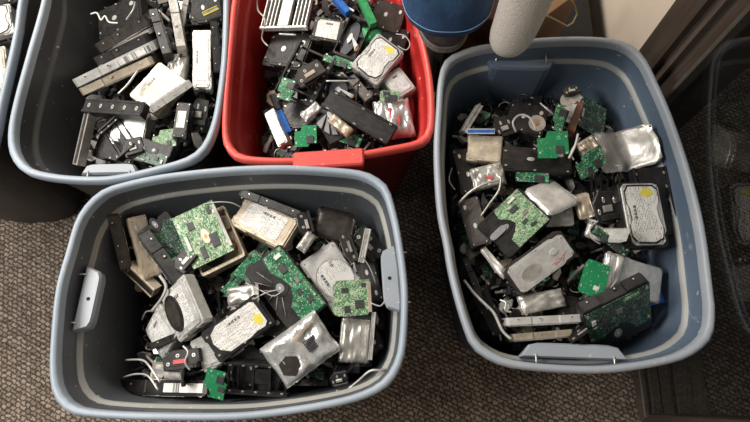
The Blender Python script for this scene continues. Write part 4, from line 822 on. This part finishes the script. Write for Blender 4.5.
# ------------------------------------------------------------------ the red bin
P_('D', [
 ('heat_sink', 'heat sink', 'silver finned heat sink at the rear left of the red bin', ('grille', {}), [(262, -2, .085), (308, -4, .085), (263, 27, .08)], {}),
 (HD, 'hard drive', 'drive with dark end and rounded white label right of the heat sink', D(body='brown', lid='brown', shape='square'), [(312, 15, .07), (343, 20, .07), (313, 39, .06)], {}),
 (HD, 'hard drive', 'silver drive with white label and yellow corner in the red bin', D(body='silver', lid='silver', shape='contour', yellow=True), [(353, 62, .085), (381, 29, .095), (374, 88, .075)], {}),
 (HD, 'hard drive', 'silver drive with plain label at the red bin\'s right wall', D(body='steel', lid='silver', shape='square', lab='label_silver'), [(385, 79, .06), (404, 67, .06), (400, 103, .055)], {}),
 ('wrapped_drive', 'hard drive', 'creased silver bag with red print in the red bin\'s near right corner', ('crumple', dict(seed=51, patch=False, red=True)), [(377, 103, .065), (413, 98, .06), (385, 140, .06)], {}),
 ('drive_caddy', 'bracket', 'long black drive case lying diagonally along the red bin\'s near edge', ('tray', dict(open_=False, holes=3)), [(334, 94, .085), (400, 132, .08), (322, 110, .075)], {}),
 ('ribbed_casting', 'casting', 'grey ribbed plastic casting left of the diagonal black case', ('ribbed', {}), [(314, 118, .06), (340, 104, .065), (330, 144, .055)], {}),
 (CB, 'circuit board', 'small bright green board at the red bin\'s near rim', ('board', dict(mat='pcb_plain', style='wing', chips=1, hx=.026, hy=.022)), [(294, 126, .075), (316, 125, .075), (295, 147, .07)], {}),
 (HD, 'hard drive', 'silver and blue drive leaning at the red bin\'s near left', D(body='silver', lid='silver', bare=True), [(263, 112, .07), (277, 146, .06), (273, 108, .065)], {}),
 ('plastic_bar', 'bar', 'dull blue plastic block beside the leaning silver drive', ('rail', dict(mat='bluep', stripe='bluep', screws=0)), [(275, 112, .055), (285, 134, .055), (281, 108, .05)], {}),
 ('opened_hard_drive', 'hard drive', 'large dark opened drive with bright screws, left middle of the red bin', ('tray', dict(mat='brown', rail='black', holes=6)), [(274, 92, .07), (300, 42, .085), (312, 104, .065)], {}),
 ('bracket', 'bracket', 'dark bracket cluster on top of the large opened drive', ('frag', dict(mat='brown', mat2='tan')), [(291, 72, .095), (318, 56, .095), (300, 90, .09)], {}),
 (CB, 'circuit board', 'green board scrap at the lower left of the large opened drive', ('board', dict(mat='pcb', style='wing', chips=1, hx=.03, hy=.016)), [(283, 76, .085), (275, 96, .08), (297, 82, .085)], {}),
 (CB, 'circuit board', 'green board scrap left of the yellow-cornered silver drive', ('board', dict(mat='pcb', style='wing', chips=2, hx=.03, hy=.015)), [(322, 52, .08), (350, 62, .08), (326, 60, .075)], {}),
 (CB, 'circuit board', 'small green board between the two right-hand silver drives and bag', ('board', dict(mat='pcb_light', style='clip', chips=3, hx=.02, hy=.014)), [(380, 90, .08), (399, 91, .08), (380, 101, .075)], {}),
 (CB, 'circuit board', 'green board under the diagonal black case near the rim', ('board', dict(mat='pcb', style='', chips=1, hx=.03, hy=.014)), [(334, 128, .05), (362, 138, .05), (331, 138, .05)], {}),
 ('plastic_strap', 'strap', 'bright blue plastic strap at the top edge of the red bin', ('rail', dict(mat='bluep', stripe='bluep', screws=0)), [(331, -4, .09), (345, 12, .085), (337, -6, .09)], {}),
 ('plastic_strap', 'strap', 'long bright green plastic strap at the top of the red bin', ('rail', dict(mat='greenp', stripe='greenp', screws=0)), [(356, -6, .10), (370, 24, .09), (363, -8, .10)], {}),
 ('plastic_bar', 'bar', 'crumpled green plastic behind the yellow-cornered drive', ('crumple', dict(mat='greenp', seed=55, patch=False)), [(361, 26, .065), (384, 24, .06), (366, 40, .06)], {'T': .015}),
 ('metal_disc', 'disc', 'dark round spindle casting between heat sink drive and yellow-cornered drive', ('open', dict(body='black')), [(341, 12, .07), (363, 20, .07), (342, 54, .06)], {}),
 ('metal_disc', 'disc', 'shiny platter below the yellow-cornered silver drive', ('open', dict(body='black')), [(326, 74, .06), (358, 78, .06), (326, 100, .05)], {}),
 (HD, 'hard drive', 'dark drive shell at the red bin\'s rear right corner', D(body='black', lid='brown', bare=True), [(380, -6, .06), (410, 4, .05), (378, 24, .06)], {}),
 (HD, 'hard drive', 'black drive shell right of the green strap', D(body='black', lid='black', bare=True), [(385, 22, .05), (411, 30, .045), (388, 52, .05)], {}),
 (HD, 'hard drive', 'black drive shell under the heat sink along the left wall', D(body='black', lid='black', bare=True), [(268, 30, .04), (308, 34, .05), (266, 64, .04)], {}),
 (HD, 'hard drive', 'dark drive shell below the large opened drive', D(body='black', lid='black', bare=True), [(280, 100, .04), (330, 96, .05), (284, 130, .04)], {}),
 ('drive_cover', 'metal cover', 'small bright steel scrap between ribbed casting and opened drive', ('crumple', dict(mat='silver', seed=57, patch=False, amp=.006)), [(300, 114, .07), (316, 100, .075), (306, 122, .065)], {'T': .01}),
 ('drive_cover', 'metal cover', 'brown and cream metal arm beside the diagonal black case', ('crumple', dict(mat='tan', seed=59, patch=False, amp=.006)), [(332, 112, .085), (352, 128, .08), (328, 122, .08)], {'T': .012}),
 (HD, 'hard drive', 'dark reddish drive side below the yellow-cornered drive', D(body='brown', lid='black', shape='small'), [(352, 72, .06), (372, 96, .06), (346, 80, .055)], {'side': True}),
])
wire('D', 'looped_cable', 'cable', 'thin pale cable loop right of the yellow-cornered drive', [(396, 34, .08), (405, 36, .085), (410, 44, .085), (406, 50, .08), (398, 46, .08)], .0012, 'cable')
wire('D', 'metal_strip', 'metal strip', 'curved light cable along the red bin\'s left wall', [(257, -4, .08), (258, 10, .085), (265, 20, .085), (262, 38, .06), (268, 46, .06)], .0018, 'cable')
wire('D', 'metal_strip', 'metal strip', 'short bright rod lying below the heat sink', [(279, 34, .09), (296, 35, .09)], .002, 'silver')
wire('D', 'metal_strip', 'metal strip', 'straight steel rod over the shiny platter', [(326, 81, .09), (350, 81, .09)], .0018, 'silver')
P_('E', [
 (HD, 'hard drive', 'silver drive with dark outline in the far left bin, upper', D(body='silver', lid='silver', shape='contour'), [(-22, 8, .10), (-18, 38, .10), (9, 4, .10)], {}),
 (HD, 'hard drive', 'silver drive in the far left bin, lower', D(body='silver', lid='tan', shape='square'), [(-26, 52, .10), (-22, 96, .10), (4, 44, .10)], {}),
 (HD, 'hard drive', 'dark drive shell topmost in the far left bin', D(body='black', lid='black', bare=True), [(-20, -20, .10), (-18, 6, .10), (14, -22, .10)], {}),
])

# ------------------------------------------------------------------ loose scrap nobody could count: one heap per bin
def heap(key, n, label, seed, mats, region=None):
    rnd = random.Random(seed); o = BIN[key]['o']; xs = [p[0] for p in o]; ys = [p[1] for p in o]; b = MB()
    # lumpy mass of fines filling the bin up to just under the pile
    st = .012; nx = int((max(xs) - min(xs)) / st) + 1; ny = int((max(ys) - min(ys)) / st) + 1; idx = {}
    def z_(x, y): return surf(key, x, y) - .045 + .022 * noise.noise(Vector((x * 22, y * 22, seed)))
    for j in range(ny + 1):
        for i in range(nx + 1):
            x, y = min(xs) + i * st, min(ys) + j * st
            z = z_(x, y)
            if inside(key, x, y, max(.02, z), .004): idx[i, j] = b.add([(x, y, z)])
    for (i, j) in list(idx):
        q = [(i, j), (i + 1, j), (i + 1, j + 1), (i, j + 1)]
        if all(k in idx for k in q): b.face(tuple(idx[k] for k in q), 'plastic', False)
    c = 0
    while c < n:
        x, y = rnd.uniform(min(xs), max(xs)), rnd.uniform(min(ys), max(ys)); z = surf(key, x, y) - rnd.uniform(.005, .04)
        if not inside(key, x, y, z, .026): continue
        c += 1
        R = Matrix.Translation((x, y, z)) @ Matrix.Rotation(rnd.uniform(0, 6.28), 4, 'Z') @ Matrix.Rotation(rnd.gauss(0, .55), 4, 'X') @ Matrix.Rotation(rnd.gauss(0, .45), 4, 'Y')
        k = rnd.choices(*mats)[0]; t = rnd.random(); s = rnd.uniform(.6, 1.25)
        if t < .34:
            l, w, h = .018 * s, .010 * s, .002 * s; b.prism([(-l, -w), (l * .5, -w), (l, -w * .3), (l, w), (-l * .3, w), (-l, w * .4)], -h, h, k, .0006, T=R)
        elif t < .52: l = .022 * s; b.box(-l, l, -.0022, .0022, -.002, .002, k, .0005, T=R)
        elif t < .66: b.box(-.009 * s, .009 * s, -.006 * s, .006 * s, -.004, .004, k, .001, T=R)
        elif t < .78:
            r = .014 * s; b.tube([R @ Vector((r * math.cos(a * .6), r * math.sin(a * .6), .002 * a)) for a in range(6)], .0013, k, 5)
        elif t < .86: b.cyl(0, 0, .009 * s, -.0015, .0015, rnd.choice(['brown', 'black', 'tan']), 14, .0005, T=R)
        elif t < .92: b.cyl(0, 0, .0028, -.002, .002, 'screw', 8, .0004, T=R)
        else:
            l, w = .020 * s, .012 * s; b.prism([(-l, -w), (l, -w), (l, w * .4), (l * .5, w), (-l, w)], -.0008, .0008, rnd.choice(['pcb', 'pcb_dark', k, k]), 0, T=R)
    ob = obj('loose_scrap', b); tag(ob, label, 'scrap', None, 'stuff')
dark = (['plastic', 'black', 'brown', 'steel', 'silver', 'cable', 'tan'], [34, 26, 12, 12, 7, 5, 4])
heap('A', 760, 'loose dark metal and plastic scraps filling the gaps in the front bin', 1, dark)
heap('B', 1250, 'loose black scraps and splinters filling the gaps in the right-hand bin', 2, (['plastic', 'black', 'brown', 'steel', 'silver', 'cable', 'tan'], [40, 30, 8, 10, 5, 5, 2]))
heap('C', 700, 'loose dark scraps filling the gaps in the dark rear-left bin', 3, dark)
heap('D', 800, 'loose dark scraps filling the gaps in the red bin', 4, dark)
heap('E', 160, 'loose scraps in the far left bin', 5, dark)

# ------------------------------------------------------------------ behind the bins
# leg of a person: denim trouser leg over a worn shoe whose toe rests on the bins' rims
leg = empty('person', (.14, .76, .42)); tag(leg, "person's lower leg in blue jeans with worn dark shoe, behind the red bin's corner", 'person')
def ell(c, rx, ry, tilt, n=40, fold=0., ph=0.):
    pts = []
    for i in range(n):
        a = 6.28319 * i / n; k = 1 + fold * math.sin(5 * a + ph) + fold * .6 * math.sin(9 * a + 2 * ph)
        p = Vector((rx * k * math.cos(a), ry * k * math.sin(a), 0)); p = Matrix.Rotation(tilt, 3, 'X') @ p; pts.append(p + Vector(c))
    return pts
def into(root, name, mb, label=None):
    o = obj(name, mb); o.parent = root; o.matrix_parent_inverse = Matrix.Translation(-root.location); 
    if label: o['label'] = label
    return o
hc = at(447, 6, .50)
b = MB(); cs = [(hc, .082, .070, .0, .010, 0), (hc + Vector((0, .002, .012)), .084, .072, 0, .012, .1), (hc + Vector((-.004, .02, .07)), .083, .075, 0, .03, .4), (hc + Vector((-.012, .05, .16)), .088, .08, 0, .035, .9), (hc + Vector((-.02, .09, .28)), .092, .086, 0, .03, 1.5), (hc + Vector((-.025, .12, .42)), .095, .09, 0, .02, 2.1), (hc + Vector((-.025, .14, .52)), .085, .085, 0, .02, 2.4)]
R = [ell(hc + Vector((0, .002, .02)), .074, .062, 0), ell(hc, .078, .066, 0)] + [ell(c, rx, ry, t, 40, f, p) for c, rx, ry, t, f, p in cs]
b.rings(R, 'denim', cap0=True, cap1=True, smooth=True); into(leg, 'trouser_leg', b)
b = MB(); rr = [p + (p - hc).normalized() * .0016 + Vector((0, 0, .020)) for p in ell(hc, .0845, .0725, 0, 60, .012, .1)]; rr.append(rr[0]); b.tube(rr, .0008, 'stitch', 5); into(leg, 'hem_stitching', b, 'pale blue stitching line')
toe = at(452, 47, .43)
def footring(s, z, grow=0):
    c = Vector((hc.x + .002, 0, 0)); y0 = toe.y - .005; o = []
    for i in range(40):
        a = 6.28319 * i / 40; x = (.060 + grow) * math.copysign(abs(math.cos(a)) ** .85, math.cos(a)); y = (.135 + grow) * math.copysign(abs(math.sin(a)) ** .8, math.sin(a)); x *= 1 - .12 * max(0, y / .135)
        o.append((c.x + x * s, y0 + .135 + y * (s if s < 1 else 1), z))
    return o
b = MB(); b.rings([footring(1, .436), footring(1, .450), footring(.93, .472), footring(.78, .495), footring(.5, .512)], 'shoe', smooth=True); sh = into(leg, 'shoe', b)
b = MB(); b.rings([footring(1, .418, .001), footring(1, .434, .002), footring(1, .437, .001)], 'sole', smooth=False); s2 = obj('sole', b); s2.parent = sh; s2['label'] = 'pale rubber sole'
# grey knitted sleeve
b = MB(); p0, p1 = at(507, 48, .455), at(523, -12, .62); ax = (p1 - p0).normalized(); sx = Vector((1, 0, 0)); sx = (sx - ax * sx.dot(ax)).normalized(); sy = ax.cross(sx); R = []
for d, r in ((-.006, .009), (-.001, .022), (.009, .033), (.024, .039), (.045, .042), (.08, .043), (.13, .044), (.19, .045), (.27, .049), (.36, .053), (.45, .056)):
    c = p0 + ax * d + sx * (.012 * math.sin(d * 6)); R.append([c + sx * (r * math.cos(6.28319 * i / 32)) * (1 + .03 * math.sin(3 * 6.28 * i / 32 + d * 20)) + sy * (r * .85 * math.sin(6.28319 * i / 32)) for i in range(32)])
b.rings(R, 'knit', smooth=True); o = obj('knitted_sleeve', b); tag(o, 'light grey knitted fabric sleeve with rounded end hanging over the right bin\'s rear rim', 'sleeve')
# black bag, cardboard, paper bag with twine handle
b = MB(); b.prism(rrect(.12, .535, .80, 1.30, .05), 0, .18, 'bagblack', .03); tag(obj('black_bag', b), 'large black bag standing behind the right bin against the cream wall', 'bag')
b = MB(); b.prism([(.135, .762), (.30, .745), (.305, .79), (.14, .80)], 0, .40, 'cardboard', .002); tag(obj('cardboard_box', b), 'reddish brown cardboard box behind the jeans and the grey sleeve', 'box')
base = Vector((.40, .90, .18)); pb = empty('paper_bag', base); tag(pb, 'brown paper bag with string handle on top of the black bag', 'paper bag')
b = MB(); b.prism([tuple((at(u, v, .40) - base).xy) for u, v in ((522, 33), (548, 15), (580, -8), (560, -40), (515, -30))], 0, .22, 'kraft', .002); o = obj('body', b, pb)
b = MB()
hp = [at(541, 14, .46), at(549, 17, .45), at(557, 21, .43), at(567, 26.5, .41), (at(573, 23, .41)), at(577, 14, .42), at(575, 6, .44), at(570, -4, .47)]
b.tube([p - base for p in hp], .0022, 'twine', 6); o = obj('handle', b, pb); o['label'] = 'tan string handle'

# ------------------------------------------------------------------ light
w = bpy.data.worlds.new('world'); sc.world = w; w.use_nodes = True; w.node_tree.nodes['Background'].inputs[0].default_value = (1, .97, .93, 1); w.node_tree.nodes['Background'].inputs[1].default_value = WORLD
def area(name, loc, sx, sy, power, col, look=(0, 0, 0)):
    l = bpy.data.lights.new(name, 'AREA'); l.shape = 'RECTANGLE'; l.size = sx; l.size_y = sy; l.energy = power; l.color = col
    o = bpy.data.objects.new(name, l); C.objects.link(o); o.location = loc; o.rotation_euler = (Vector(look) - Vector(loc)).to_track_quat('-Z', 'Y').to_euler(); return o
area('ceiling_or_fill_lamp', (-1.6, .3, 2.0), 1.1, .6, LAMP, (1, .96, .9), (-.5, .3, 0))
area('ceiling_or_fill_lamp', (-1.0, 1.6, 1.75), .8, .4, LAMP * .78, (1, .93, .84), (.4, .7, 0))  # fill lamp added only to brighten the cream wall, no real fixture
